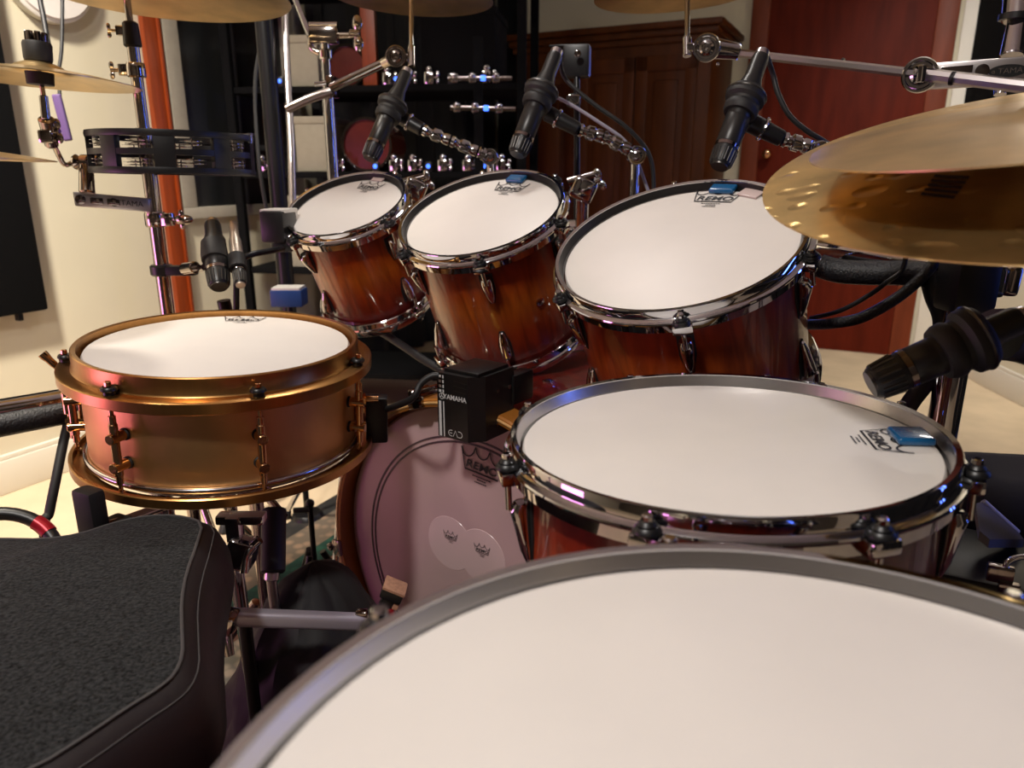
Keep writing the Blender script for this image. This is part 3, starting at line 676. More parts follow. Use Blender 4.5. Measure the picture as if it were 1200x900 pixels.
# rounded word at the bottom: E A D drawn as open strokes
ox, oy, k = -.0100, -.0375, .0044
strip(q, [(ox + k * (-.2 + .9), oy + k * .95)] + [(ox + k * (.1 + .95 * math.cos(a_)), oy + k * .95 * math.sin(a_)) for a_ in [PI * (.5 + i / 8) for i in range(9)]] + [(ox + k * .7, oy - k * .95)], .0010, fm)
strip(q, [(ox - k * .3, oy), (ox + k * .6, oy)], .0010, fm)
strip(q, [(ox + k * 1.0, oy - k), (ox + k * 1.9, oy + k), (ox + k * 2.8, oy - k)], .0010, fm)
strip(q, [(ox + k * 3.0, oy + k * .95), (ox + k * 3.7, oy + k * .95)] + [(ox + k * (3.7 + .95 * math.cos(a_)), oy + k * .95 * math.sin(a_)) for a_ in [PI * (.5 - i / 8) for i in range(1, 9)]] + [(ox + k * 3.0, oy - k * .95)], .0010, fm)
w_ = q.build('lettering', 'white_ink', et); w_['label'] = 'white lettering, stripes and level marks'
q = B()
for k_ in range(3): strip(q, [(-.003, .038 - k_ * .0068), (.019, .0365 - k_ * .0068)], .0008, fm)
q.build('vent_slot', 'mic_grey', et)

# ------------------------------------------------------------------ drum throne
zt = H - .395
edge_px = [(237, 613), (229, 640), (217, 672), (211, 705), (212, 740), (213, 768), (204, 790), (186, 806), (150, 828), (100, 862), (42, 899)]
redge = [PZ(u, v, zt) for u, v in edge_px]
fedge = [PZ(u, v, zt) for u, v in ((0, 632), (50, 633), (92, 627), (130, 614), (160, 607), (190, 604), (216, 606))]
cx = -.60
outline = [Vector((p.x, p.y)) for p in fedge] + [Vector((p.x, p.y)) for p in redge]
near = [Vector((-.42, .335)), Vector((-.60, .31))]
half = [p for p in outline if p.x > cx] + near[:1]
mirror = [Vector((2 * cx - p.x, p.y)) for p in half[::-1]]
poly = half + [near[1]] + mirror
def smooth(pts, k=2):
    for _ in range(k):
        o = []
        for i in range(len(pts)):
            a, b = pts[i], pts[(i + 1) % len(pts)]
            o += [a * .75 + b * .25, a * .25 + b * .75]
        pts = o
    return pts
poly = smooth(poly, 1)
th = thing('drum_throne', 'black velour drum throne with stitched vinyl sides, lower left of the photo', 'drum stool', (cx, .58, 0))
cen = Vector((cx, .57))
def off(p, d):
    v = p - cen; return p + v.normalized() * d
def zc(p): return zt + .008 * math.cos(min(1, (p - cen).length / .35) * PI / 2)
q = B(); rings = []
for sc in (1.0, .97, .88, .7, .45, .2):
    rings.append([q.bm.verts.new(Vector((cen.x + (p.x - cen.x) * sc, cen.y + (p.y - cen.y) * sc, zt + (1 - sc) * .004 + .010 * (1 - sc ** 2)))) for p in poly])
q.skin(rings, False, True); q.build('seat_top', 'seat_velour', th)
def seat_ring(q, d, z): return [q.bm.verts.new(Vector((*off(p, d), z))) for p in poly]
q = B(); q.skin([seat_ring(q, -.002, zt), seat_ring(q, .006, zt - .004), seat_ring(q, .020, zt - .016), seat_ring(q, .030, zt - .040), seat_ring(q, .032, zt - .075), seat_ring(q, .022, zt - .105), seat_ring(q, -.03, zt - .118)], False, True); sd = q.build('seat_side', 'seat_vinyl', th)
def closed_tube(q, pts, r, n=6):
    rr = []
    for i, p in enumerate(pts):
        tt = (pts[(i + 1) % len(pts)] - pts[i - 1]).normalized(); f = frame(tt, (0, 0, 1)); rr.append(q.ring(p, f, r, n))
    q.skin(rr, close=True)
q = B(); closed_tube(q, [Vector((*off(p, .001), zt + .0002)) for p in poly], .0016); q.build('piping', 'thread', th)
q = B(); closed_tube(q, [Vector((*off(p, .0145), zt - .0102)) for p in poly], .0007, 5); q.build('stitching', 'thread', sd)
q = B(); q.cyl((cx, .57, .16), (cx, .57, zt - .11), .019); q.cyl((cx, .57, .10), (cx, .57, .30), .026); q.build('post', 'chrome', th)
for k in range(3):
    a = R(40 + 120 * k); d = Vector((math.cos(a), math.sin(a), 0)); q = B()
    q.tube([Vector((cx, .57, .27)) + d * .03, Vector((cx, .57, .16)) + d * .16, Vector((cx, .57, .02)) + d * .27], .010, 10); lg = q.build('leg', 'chrome', th)
    q = B(); q.cyl(Vector((cx, .57, .0)) + d * .272, Vector((cx, .57, .035)) + d * .262, .016, .013, 12, .004); q.build('rubber_foot', 'black_rubber', lg)

# ------------------------------------------------------------------ stands, cymbals, small percussion
def cymbal(name, label, c, n, r, m, bell=.19, bow=.045, group='cymbals', th_=.0012, logo=False, felt=True, hbk=.085):
    rot = nbasis(n); t = thing(name, label, 'cymbal', c, rot, group)
    q = B(); h = r * bow * 2; rb = r * bell; hb = r * hbk
    prof = [(.006, h + hb), (rb * .5, h + hb * .88), (rb * .85, h + hb * .45), (rb * 1.03, h * .985), (r * .45, h * .86), (r * .7, h * .52), (r * .88, h * .2), (r, 0)]
    q.lathe((0, 0, 0), (0, 0, 1), prof + [(a, b - th_) for a, b in prof[::-1]], 128, close=True); o = q.build('plate', m, t, local=True)
    if felt:
        q = B(); q.lathe((0, 0, h + hb), (0, 0, 1), [(.004, -.002), (.016, -.002), (.0165, .012), (.004, .013)], 20); q.build('felt', 'black_rubber', t, local=True)
        q = B(); q.lathe((0, 0, h + hb - .004), (0, 0, 1), [(.004, -.014), (.0165, -.014), (.016, -.002), (.004, -.001)], 20); q.build('cup_washer', 'black_plastic', t, local=True)
    return t, rot, o
def clampblock(q, p, ax, side, s=.022):
    """hinged clamp: split collar on a tube along ax with a lug and wing nut to the side"""
    f = frame(ax, side); p = Vector(p); sd_ = f.col[0]
    q.lathe(p - f.col[2] * s * .7, ax, [(s * .5, 0), (s * .85, 0), (s * .95, s * .2), (s * .95, s * 1.2), (s * .85, s * 1.4), (s * .5, s * 1.4)], 20, close=True)
    q.box(p + sd_ * s * 1.25, (s * 1.1, s * .9, s * 1.2), f, s * .15); q.cyl(p + sd_ * s * 1.7, p + sd_ * s * 2.4, s * .2, n=10)
    q.wing(p + sd_ * s * 2.3, sd_, s * .8, ax)
def tilter(q, p, ax, r=.018):
    ax = Vector(ax).normalized(); p = Vector(p)
    q.lathe(p - ax * r * .7, ax, [(r * .3, 0), (r * .9, 0), (r, r * .15), (r, r * .5), (r * .8, r * .6), (r * .8, r * .75), (r, r * .85), (r, r * 1.15), (r * .93, r * 1.3), (r * .80, r * 1.3), (r * .74, r * .95), (r * .60, r * .95), (r * .52, r * 1.25), (r * .36, r * 1.32), (r * .30, r * 1.12), (r * .16, r * 1.12), (r * .12, r * 1.25), (r * .01, r * 1.27)], 32)
def floor_foot(q, p): q.cyl(Vector((p.x, p.y, 0)), Vector((p.x, p.y, .02)), .018, .014, 14, .004)
def tripod(t, x, y, z0=.38, spread=.26, rot0=20, m='chrome', base=0.0):
    for k in range(3):
        a = R(rot0 + 120 * k); d = Vector((math.cos(a), math.sin(a), 0)); o = Vector((x, y, base)); q = B()
        q.tube([o + d * .018 + Vector((0, 0, z0)), o + d * spread * .55 + Vector((0, 0, z0 * .48)), o + d * spread + Vector((0, 0, .014))], .0075, 10); lg = q.build('leg', m, t)
        q = B(); q.cyl(o + d * spread, o + d * spread * .97 + Vector((0, 0, .03)), .013, .010, 12, .003); q.build('rubber_foot', 'black_rubber', lg)

# --- left chrome stand beside the orange trim
px_ = P(180, 240, 1.32); lx, ly = px_.x, px_.y
st = thing('cymbal_stand', 'tall chrome stand left of the orange wood trim, carrying the tambourine', 'cymbal stand', (lx, ly, 0))
def on(v, d=0): # point of this stand's pole seen at picture height v
    r = ray(180, v); k = (lx ** 2 + ly ** 2) ** .5 / (r.x ** 2 + r.y ** 2) ** .5; return Vector((lx, ly, H + r.z * k))
q = B(); q.cyl((lx, ly, .03), on(150), .0125, n=20); q.build('lower_tube', 'smoked_chrome', st)
q = B(); q.cyl(on(155), on(45), .0098, n=18); q.cyl(on(92), on(80), .0155, n=18, bev=.002); q.build('middle_tube', 'smoked_chrome', st)
q = B(); q.cyl(on(50), on(-30), .0058, n=14); q.build('upper_rod', 'smoked_chrome', st)
for v, sd_, s in ((83, (-1, .1, 0), .016), (38, (-1, -.1, 0), .013)):
    q = B(); clampblock(q, on(v), (0, 0, 1), sd_, s); q.build('clamp', 'smoked_chrome', st)
q = B(); q.cyl(on(46) + Vector((0, 0, -.015)), on(46) + Vector((0, 0, .025)), .0145, .0125, 18, .003); q.build('collar', 'black_plastic', st)
q = B(); clampblock(q, on(257), (0, 0, 1), (1, -.2, 0), .019); q.ball(on(257) + Vector((.055, -.01, 0)), .011, 12, (1.6, .8, .8)); q.build('clamp', 'smoked_chrome', st)
q = B(); q.cyl(on(317) - Vector((0, 0, .010)), on(317) + Vector((0, 0, .010)), .0205, n=20, bev=.003); q.box(on(317) + Vector((.035, -.005, 0)), (.06, .022, .018), None, .004); q.build('mic_bracket', 'black_plastic', st)
tripod(st, lx, ly, .34, .25, 75, 'smoked_chrome')
# flat multi clamp arm with engraved maker's mark
ac = P(142, 235, 1.25); a0 = P(87, 233, 1.24); a1 = on(240) - Vector((.0, .015, 0)) 
arm = thing('clamp_arm', 'flat chrome clamp arm with a round mark, below the tambourine', 'clamp', (a0 + a1) / 2)
ax_ = (a1 - a0).normalized(); af = Matrix((ax_, Vector((0, 0, 1)).cross(ax_).normalized(), Vector((0, 0, 1)))).transposed(); al = (a1 - a0).length
q = B(); mid = (a0 + a1) / 2; q.box(mid, (al, .016, .024), af, .003); q.build('bar', 'satin_chrome', arm)
for k in (-.22, .0):
    q = B(); q.box(mid + ax_ * k * al - af.col[1] * .0075, (.020, .004, .011), af, .002); q.build('slot', 'dark_chrome', arm)
q = B(); q.lathe(mid - ax_ * al * .43 - af.col[1] * .007, -af.col[1], [(.008, 0), (.008, .003), (.004, .004)], 18); q.build('screw', 'dark_chrome', arm)
q = B(); fm = Matrix.Translation(mid + ax_ * al * .23 - af.col[1] * .0084) @ Matrix((ax_, Vector((0, 0, 1)), -af.col[1])).transposed().to_4x4()
strip(q, [(-.026 + .006 * math.cos(i * PI / 8), .006 * math.sin(i * PI / 8)) for i in range(16)], .002, fm, closed=True); text_mesh('TAMA', .013, fm @ Matrix.Translation((.002, 0, 0)), q, sx=1.0); q.build('engraving', 'logo_ink', arm)
up = P(103, 233, 1.245); up2 = P(101, 190, 1.25)
q = B(); q.cyl(up + Vector((0, 0, .008)), up2, .0125, .011, 16, .002); q.lathe(up2 + Vector((-.02, 0, 0)), (1, 0, 0), [(.004, 0), (.011, 0), (.013, .004), (.009, .009), (.013, .014), (.013, .026), (.009, .031), (.013, .036), (.011, .042), (.004, .042)], 18); q.build('post', 'smoked_chrome', arm)
# small cymbal with a gooseneck rod
cc = P(47, 93, 1.15)
g = thing('gooseneck_rod', 'bent chrome rod rising from the clamp arm to the small cymbal', 'cymbal arm', up2)
pts = [up2 + Vector((-.022, 0, 0)), P(76, 193, 1.235), P(68, 180, 1.22), P(61, 165, 1.19), P(56, 140, 1.16), P(52, 120, 1.15), cc + Vector((0, 0, .03))]
q = B(); q.tube(pts[:4], .0042, 10, 5); q.build('lower_rod', 'smoked_chrome', g)
q = B(); q.cyl(P(61, 172, 1.195), P(54, 138, 1.16), .010, .012, 16, .003); q.wing(P(62, 154, 1.175), (1, -.1, .05), .017); q.box(P(57, 160, 1.175), (.022, .024, .02), None, .004); q.build('hinge', 'smoked_chrome', g)
q = B(); q.cyl(P(54, 140, 1.158), P(51, 112, 1.15), .0068, .0062, 14, .001); q.cyl(P(51, 112, 1.15), cc + Vector((0, 0, .03)), .0035, n=12); q.build('upper_rod', 'smoked_chrome', g)
cy = cymbal('splash_cymbal', 'small cymbal at the left edge with a spiky black topper', cc, (.06, .03, 1), .142, 'cymbal_bronze', bell=.27, bow=.05, felt=False)
q = B(); q.lathe((0, 0, .010), (0, 0, 1), [(.004, -.018), (.019, -.018), (.020, 0), (.004, .002)], 20); q.build('lower_felt', 'black_rubber', cy[0], local=True)
q = B(); q.lathe((0, 0, .026), (0, 0, 1), [(.004, 0), (.019, 0), (.020, .004), (.0205, .024), (.019, .028), (.004, .028)], 24); tp = q.build('topper', 'black_rubber', cy[0], local=True)
for k in range(7):
    a = 2 * PI * k / 7; q = B(); q.box((.0125 * math.cos(a), .0125 * math.sin(a), .060), (.006, .008, .016), Matrix.Rotation(a, 3, 'Z'), .001); q.build('prong', 'dark_chrome', tp, local=True)
# tambourine: a black double-row crescent held on a rod
tc_ = P(203, 181, 1.235)
tb = thing('tambourine', 'black double-row tambourine with silver jingles', 'tambourine', tc_ - Vector((0, 0, .03)), nbasis((.015, .02, 1)))
rt = .128
q = B()
for z in (-.0275, .0275): q.lathe((0, 0, .03 + z), (0, 0, 1), [(rt - .014, -.0048), (rt, -.0048), (rt + .001, 0), (rt, .0048), (rt - .014, .0048)], 80, close=True)
q.lathe((0, 0, .03), (0, 0, 1), [(rt - .013, -.0045), (rt - .001, -.0045), (rt - .001, .0045), (rt - .013, .0045)], 80, close=True); q.build('frame', 'black_plastic', tb, local=True)
nj = 9
for k in range(nj):
    a = 360 / nj * k + 8
    q = B(); q.box(pol(rt - .006, a, .03), (.030, .010, .052), tang(a), .001); q.build('pillar', 'black_plastic', tb, local=True)
    for z in (.016, .044):
        q = B(); am = a + 20
        for dz in (-.0032, .0022): q.lathe(pol(rt - .0175, am, z + dz), (0, 0, 1), [(.002, .0016), (.008, .0016), (.0135, 0), (.0185, 0), (.0185, .0006), (.0135, .0006), (.008, .0024), (.002, .0024)], 20, close=True)
        q.cyl(pol(rt - .0175, am, z - .008), pol(rt - .0175, am, z + .008), .0012, n=6); q.build('jingle', 'nickel_edge', tb, local=True)
q = B(); q.cyl(pol(.128, 2, .050), pol(.128, 2, .066), .004); q.box(pol(.120, 2, .064), (.03, .012, .003), None, .001); q.build('holder', 'chrome', tb, local=True)
q = B(); q.cyl(up2 + Vector((.02, 0, 0)), P(118, 189, 1.24), .0055, n=12); q.build('mount_rod', 'chrome', arm)

# top-left cymbal on the left stand
tl = on(6); tl = Vector((lx + .03, ly + .06, tl.z))
cymbal('crash_cymbal', 'cymbal cut off by the top edge at the left, on the tall chrome stand', on(-12) + Vector((.055, .02, -.006)), (.03, .03, 1), .205, 'cymbal_bronze', felt=False)

# --- black stand with the silver rod, and chrome stand with boom in the middle distance
b0 = P(324, 200, 2.0)
bs = thing('speaker_stand', 'tall thick black pole stand in the dark background left of centre', 'stand', (b0.x, b0.y, 0))
q = B(); q.cyl((b0.x, b0.y, .02), (b0.x, b0.y, 1.9), .023, n=24); q.cyl((b0.x, b0.y, .7), (b0.x, b0.y, .76), .032, n=24, bev=.004); q.build('pole', 'black_metal', bs)
tripod(bs, b0.x, b0.y, .5, .35, 10, 'black_metal')
q = B(); q.tube([P(336, -30, 1.95), P(334, 20, 1.95), P(337, 90, 1.93), P(341, 170, 1.92), P(343, 250, 1.92)], .0095, 12, 4); q.build('silver_rod', 'satin_chrome', bs)
q = B(); q.tube([P(326, -15, 1.96), P(316, 20, 1.96), P(304, 60, 1.96), P(299, 110, 1.96), P(305, 200, 1.97), (b0.x - .02, b0.y - .03, .75)], .0055, 8, 5)
tag(q.build('hanging_cable', 'black_cable'), 'black cable looping down beside the tall black pole', 'cable')

m0 = P(386, 140, 1.62)
ms = thing('boom_stand', 'chrome boom stand behind the smallest rack tom', 'cymbal stand', (m0.x, m0.y, 0))
def onm(v):
    r = ray(386, v); k = (m0.x ** 2 + m0.y ** 2) ** .5 / (r.x ** 2 + r.y ** 2) ** .5; return Vector((m0.x, m0.y, H + r.z * k))
q = B(); q.cyl((m0.x, m0.y, .03), onm(105), .0125, n=18); q.build('lower_tube', 'chrome', ms)
q = B(); q.cyl(onm(108), onm(52), .0098, n=18); q.cyl(onm(70), onm(58), .015, n=18, bev=.003); q.build('middle_tube', 'chrome', ms)
q = B(); q.box(onm(42), (.062, .03, .034), None, .007); q.cyl(onm(42) + Vector((.03, 0, 0)), onm(42) + Vector((.058, -.004, 0)), .006); q.cyl(onm(30) + Vector((-.03, 0, 0)), onm(30) + Vector((.03, 0, 0)), .007, n=14)
q.tube([onm(42) + Vector((-.026, 0, .0)), onm(56) + Vector((-.03, 0, 0)), onm(62) + Vector((-.012, 0, 0))], .007, 10, 3); q.build('tilter', 'smoked_chrome', ms)
q = B(); q.wing(onm(40) + Vector((.056, -.004, 0)), (1, -.1, 0), .032, (0, 0, 1)); q.build('wing_nut', 'smoked_chrome', ms)
q = B(); q.cyl(P(363, 42, 1.62), P(336, -25, 1.62), .0065, n=12); q.build('boom_arm', 'chrome', ms)
tripod(ms, m0.x, m0.y, .36, .25, 30)
# cymbal arm clamped to that pole, holding the centre cymbal
ca = thing('cymbal_holder', 'bent chrome cymbal arm clamped across the chrome boom stand', 'cymbal arm', P(390, 103, 1.58))
q = B(); q.tube([P(336, 128, 1.55), P(362, 116, 1.55), P(388, 107, 1.555)], .0095, 14, 4); q.build('lower_arm', 'satin_chrome', ca)
q = B(); q.cyl(P(388, 103, 1.552), P(450, 74, 1.52), .0095, n=16); q.cyl(P(369, 99, 1.56), P(390, 96, 1.56), .005); q.build('upper_arm', 'chrome', ca)
q = B(); q.box(P(390, 102, 1.572), (.016, .055, .042), None, .004); q.build('clamp', 'dark_chrome', ca)
q = B(); tilter(q, P(464, 66, 1.49), ray(464, 66) * -1, .021); q.cyl(P(450, 74, 1.515), P(460, 69, 1.5), .011); q.box(P(473, 68, 1.5), (.028, .02, .014), None, .003); q.cyl(P(482, 78, 1.49), P(482, 54, 1.49), .0075, n=14, bev=.001); q.build('tilter', 'smoked_chrome', ca)
q = B(); q.cyl(P(482, 60, 1.49), P(482, -22, 1.49), .0045, n=12); q.build('rod', 'chrome', ca)
cymbal('crash_cymbal', 'cymbal cut off by the top edge at the centre, above the leftmost tom microphone', P(482, -3, 1.49), (.05, .02, 1), .165, 'cymbal_bronze')

# --- right hand boom with oval maker's plate
def Q(u, v, d): return P(u, v, d)
tb0 = thing('boom_stand', 'long chrome boom with an oval maker plate across the upper right', 'cymbal arm', Q(1078, 88, 1.06))
ba = [Q(862, 62, 1.22), Q(884, 64, 1.21), Q(987, 74, 1.13), Q(1074, 86, 1.065), Q(1116, 92, 1.03), Q(1230, 105, .96)]
q = B(); q.cyl(ba[0], ba[3], .0066, n=6); q.build('thin_tube', 'satin_chrome', tb0, flat=True)
q = B(); q.cyl(ba[3], ba[5], .0088, n=8); q.build('hex_tube', 'satin_chrome', tb0, flat=True)
for k, (a_, b_, rr) in enumerate(((ba[0], ba[3], .0069), (ba[3], ba[5], .0091))):
    d_ = (b_ - a_).normalized(); c_ = ba[2] if k == 0 else ba[4]; q = B(); q.cyl(c_ - d_ * .0018, c_ + d_ * .0018, rr + .0004, n=12); q.build('notch', 'black_metal', tb0)
q = B(); tilter(q, Q(1078, 88, 1.072), ray(1078, 88) * -1, .0245); q.box(Q(1078, 87, 1.045), (.012, .012, .022), None, .002); q.build('tilter', 'chrome', tb0)
pa = Q(1086, 90, 1.085); pb = Q(1240, 80, 1.02); x_ = (pb - pa).normalized(); pf = Matrix((x_, Vector((0, 0, 1)).cross(x_).normalized(), Vector((0, 0, 1)))).transposed(); pl = (pb - pa).length; pm = (pa + pb) / 2
q = B(); q.box(pm, (pl, .014, .036), pf, .003); q.build('plate', 'satin_chrome', tb0)
def onp(u, v, d=0.0):
    r = ray(u, v); n_ = pf.col[1]; o = pm - n_ * (.0071 + d); k = (o - Vector((0, 0, H))).dot(n_) / r.dot(n_); return Vector((0, 0, H)) + r * k
q = B(); q.box(onp(1121, 82), (.040, .003, .011), pf, .001); q.build('slot', 'dark_chrome', tb0)
q = B(); q.lathe(onp(1151, 83), -pf.col[1], [(.009, 0), (.009, .002), (.004, .003)], 18); q.build('screw', 'dark_chrome', tb0)
fm = Matrix.Translation(onp(1181, 83, .0002)) @ Matrix((x_, Vector((0, 0, 1)), -pf.col[1])).transposed().to_4x4()
q = B(); vs = [q.bm.verts.new(fm @ Vector((.0235 * math.cos(i * PI / 20), .0085 * math.sin(i * PI / 20), .0003))) for i in range(40)]; q.bm.faces.new(vs); ov = q.build('maker_plate', 'black_plastic', tb0)
q = B(); text_mesh('TAMA', .0105, fm @ Matrix.Translation((.003, 0, .0006)), q, sx=1.05); text_mesh('\u00f8', .008, fm @ Matrix.Translation((-.0175, 0, .0006)), q); q.build('lettering', 'nickel_edge', ov)
q = B(); q.cyl(Q(1186, 66, 1.055), Q(1193, 22, 1.055), .016, .013, 20, .002); q.cyl(Q(1191, 24, 1.055), Q(1196, -30, 1.055), .019, n=20, bev=.003); q.build('post', 'chrome', tb0)
q = B(); q.cyl(Q(1172, 111, 1.04), Q(1173, 100, 1.04), .008); q.build('stud', 'chrome', tb0)
q = B(); q.lathe(Q(1190, 23, 1.055), (0, 0, 1), [(.01, 0), (.022, 0), (.022, .008), (.01, .008)], 20); q.build('collar', 'black_plastic', tb0)
q = B(); tilter(q, Q(828, 56, 1.215), ray(828, 56) * -1, .0225); q.cyl(Q(838, 57, 1.22), Q(866, 61, 1.22), .0165, .013, 20, .002); q.box(Q(812, 56, 1.22), (.024, .018, .014), None, .003); q.cyl(Q(805, 66, 1.22), Q(805, 44, 1.22), .0075, n=14, bev=.001); q.ball(Q(841, 75, 1.21), .003); q.build('end_tilter', 'chrome', tb0)
q = B(); q.cyl(Q(805, 50, 1.22), Q(806, -25, 1.22), .0045, n=12); q.build('rod', 'chrome', tb0)
q = B(); tz = Q(1420, 75, 1.12); q.cyl((tz.x, tz.y, .02), (tz.x, tz.y, tz.z + .05), .0127, n=18); q.cyl(tz, Q(1235, 84, 1.02), .010); q.build('upright_tube', 'chrome', tb0)
tripod(tb0, tz.x, tz.y, .35, .25, 45)
cymbal('crash_cymbal', 'cymbal cut off by the top edge right of centre, above the wooden cabinet', Q(795, -8, 1.25), (-.06, .02, 1), .142, 'cymbal_bronze')

# --- two big cymbals at the right edge
c2 = Vector((.462, .616, H + .019)); lo_c = cymbal('hammered_cymbal', 'hammered cymbal with dark printed bars, lower of the two at the right edge', c2, (-.228, -.18, .957), .25, 'cymbal_hammered', bell=.17, bow=.025, hbk=.04)
def cymz(r, R_=.25):
    h = R_ * .025 * 2; prof = [(R_ * .17 * 1.03, h * .985), (R_ * .45, h * .86), (R_ * .7, h * .52), (R_ * .88, h * .2), (R_, 0)]
    for (a, b), (c, d) in zip(prof, prof[1:]):
        if a <= r <= c: return b + (d - b) * (r - a) / (c - a)
    return 0
def incym(u, v):
    n_ = lo_c[1].col[2]; r = ray(u, v); z = 0
    for _ in range(5):
        k = (c2 + n_ * z - Vector((0, 0, H))).dot(n_) / r.dot(n_); p = lo_c[1].inverted() @ (Vector((0, 0, H)) + r * k - c2); z = cymz(math.hypot(p.x, p.y))
    return p
q = B()
for k in range(5):
    vs = []
    t0, t1 = k / 5, k / 5 + .125
    for (ua, va, ub, vb), tt in (((1096, 207, 1136, 207), t0), ((1096, 207, 1136, 207), t1)):
        L_ = (1096 + (1077 - 1096) * tt, 205 + (231 - 205) * tt); R_ = (1137 + (1116 - 1137) * tt, 207 + (236 - 207) * tt)
        row = []
        for i in range(7):
            w__ = i / 6; p = incym(L_[0] + (R_[0] - L_[0]) * w__, L_[1] + (R_[1] - L_[1]) * w__); row.append(q.bm.verts.new((p.x, p.y, cymz(math.hypot(p.x, p.y)) + .0005)))
        vs.append(row)
    for i in range(6): q.bm.faces.new((vs[0][i], vs[0][i + 1], vs[1][i + 1], vs[1][i]))
pb_ = q.build('printed_bars', 'logo_ink', lo_c[2], local=True)
c1 = Vector((.399, .584, H + .036)); cymbal('splash_cymbal', 'smooth brass cymbal seen nearly edge-on, upper of the two at the right edge', c1, (-.198, -.083, .977), .165, 'cymbal_soft', bell=.12, bow=.03, felt=False, hbk=.03)
cs = thing('cymbal_stand', 'chrome double stand past the right edge holding the two big cymbals', 'cymbal stand', (1.10, .62, 0))
q = B(); q.cyl((1.10, .62, .02), (1.10, .62, 1.0), .0127, n=18); q.build('lower_tube', 'chrome', cs)
for c_, n_, ex in ((c2, lo_c[1].col[2], .015), (c1, nbasis((-.198, -.083, .977)).col[2], .02)):
    q = B(); q.tube([Vector((1.10, .62, c_.z - .06)), c_ + Vector((.12, 0, -.055)), c_ - n_ * .03, c_ + n_ * (.06)], .0045, 10, 4); q.build('arm', 'chrome', cs)
tripod(cs, 1.10, .62, .35, .22, 0)

# ------------------------------------------------------------------ microphones
def mic(label, tip, tail, r, group='tom microphones', collar=.60, grey='mic_grey', bodym='mic_body', clip=True):
    tip, tail = Vector(tip), Vector(tail); d = (tail - tip).normalized(); L = (tail - tip).length
    t = thing('microphone', label, 'microphone', tip, None, group)
    q = B(); q.lathe(tip, d, [(.001, .001), (r * .78, .001), (r * .86, .004), (r * .95, .018), (r * .98, .028), (r * .86, .030)], 24); gr = q.build('grille', 'black_plastic', t)
    q = B(); q.lathe(tip, d, [(0, -.0012), (r * .70, -.0012), (r * .74, .002)], 20); q.build('mesh_cap', grey, gr)
    f = frame(d)
    for k in range(18):
        a = 2 * PI * k / 18; dd = f @ Vector((math.cos(a), math.sin(a), 0)); q = B(); q.cyl(tip + d * .004 + dd * r * .88, tip + d * .024 + dd * r * .985, .0010, n=6); q.build('rib', 'mic_grey', gr)
    q = B(); q.lathe(tip, d, [(r * .80, .028), (r * 1.02, .0285), (r * 1.02, .034), (r * .94, .035)], 24, close=True); q.build('band', 'dark_chrome', t)
    q = B(); q.lathe(tip, d, [(r * .9, .034), (r * .98, .036), (r * 1.0, L * .42), (r * .99, L * .425), (r * 1.0, L * .43), (r * .96, L * .72), (r * .74, L * .80), (r * .72, L * .97), (r * .64, L)], 28); q.build('body', bodym, t)
    q = B(); q.cyl(tip + d * L * .985, tip + d * L * 1.05, r * .62, r * .58, 18, r * .08); q.build('connector', 'satin_chrome', t)
    if clip:
        c0 = L * collar
        q = B(); q.lathe(tip + d * (c0 - .026), d, [(r * 1.0, 0), (r * 1.28, 0), (r * 1.42, .005), (r * 1.44, .012), (r * 1.30, .016), (r * 1.34, .020), (r * 1.62, .024), (r * 1.66, .034), (r * 1.50, .039), (r * 1.0, .040)], 28, close=True); cl = q.build('clip', 'black_rubber', t)
        q = B(); q.torus(tip + d * (c0 + .007), d, r * 1.60, .0022, 36, 8); q.build('clip_ring', 'mic_grey', cl)
    return t, d
mA = mic('black tom microphone over the smallest rack tom, leftmost of the tom microphones', P(433, 186, 1.37), P(476, 86, 1.40), .0172)
mB = mic('black tom microphone over the middle rack tom with the pale blue gel', P(606, 181, 1.24), P(651, 64, 1.27), .0178)
mC = mic('black tom microphone over the largest rack tom, below the long boom', P(843, 195, 1.07), P(892, 66, 1.10), .0178)
mD = mic('black microphone over the smaller floor tom at the right edge', P(1021, 450, .66), P(1195, 374, .635), .0178, collar=.66)
mE = mic('black snare microphone above the far rim of the bronze snare drum', P(257, 336, 1.18), P(249, 262, 1.235), .0185, 'snare microphones', clip=False)
q = B(); e0 = P(254, 325, 1.185); e1 = P(249, 258, 1.235); q.lathe(P(252, 305, 1.20), (P(249, 262, 1.235) - P(257, 336, 1.18)), [(.017, 0), (.0205, 0), (.0212, .012), (.0195, .035), (.017, .035)], 24, close=True); q.build('clip', 'black_rubber', mE[0])
mF = mic('slim silver microphone beside the black snare microphone', P(282, 334, 1.18), P(273, 264, 1.24), .0105, 'snare microphones', clip=False, bodym='mic_silver', grey='mic_silver')
q = B(); q.lathe(P(279, 315, 1.195), (P(273, 264, 1.24) - P(282, 334, 1.18)), [(.010, 0), (.0142, 0), (.0142, .026), (.010, .026)], 20, close=True); q.build('clip', 'black_rubber', mF[0])

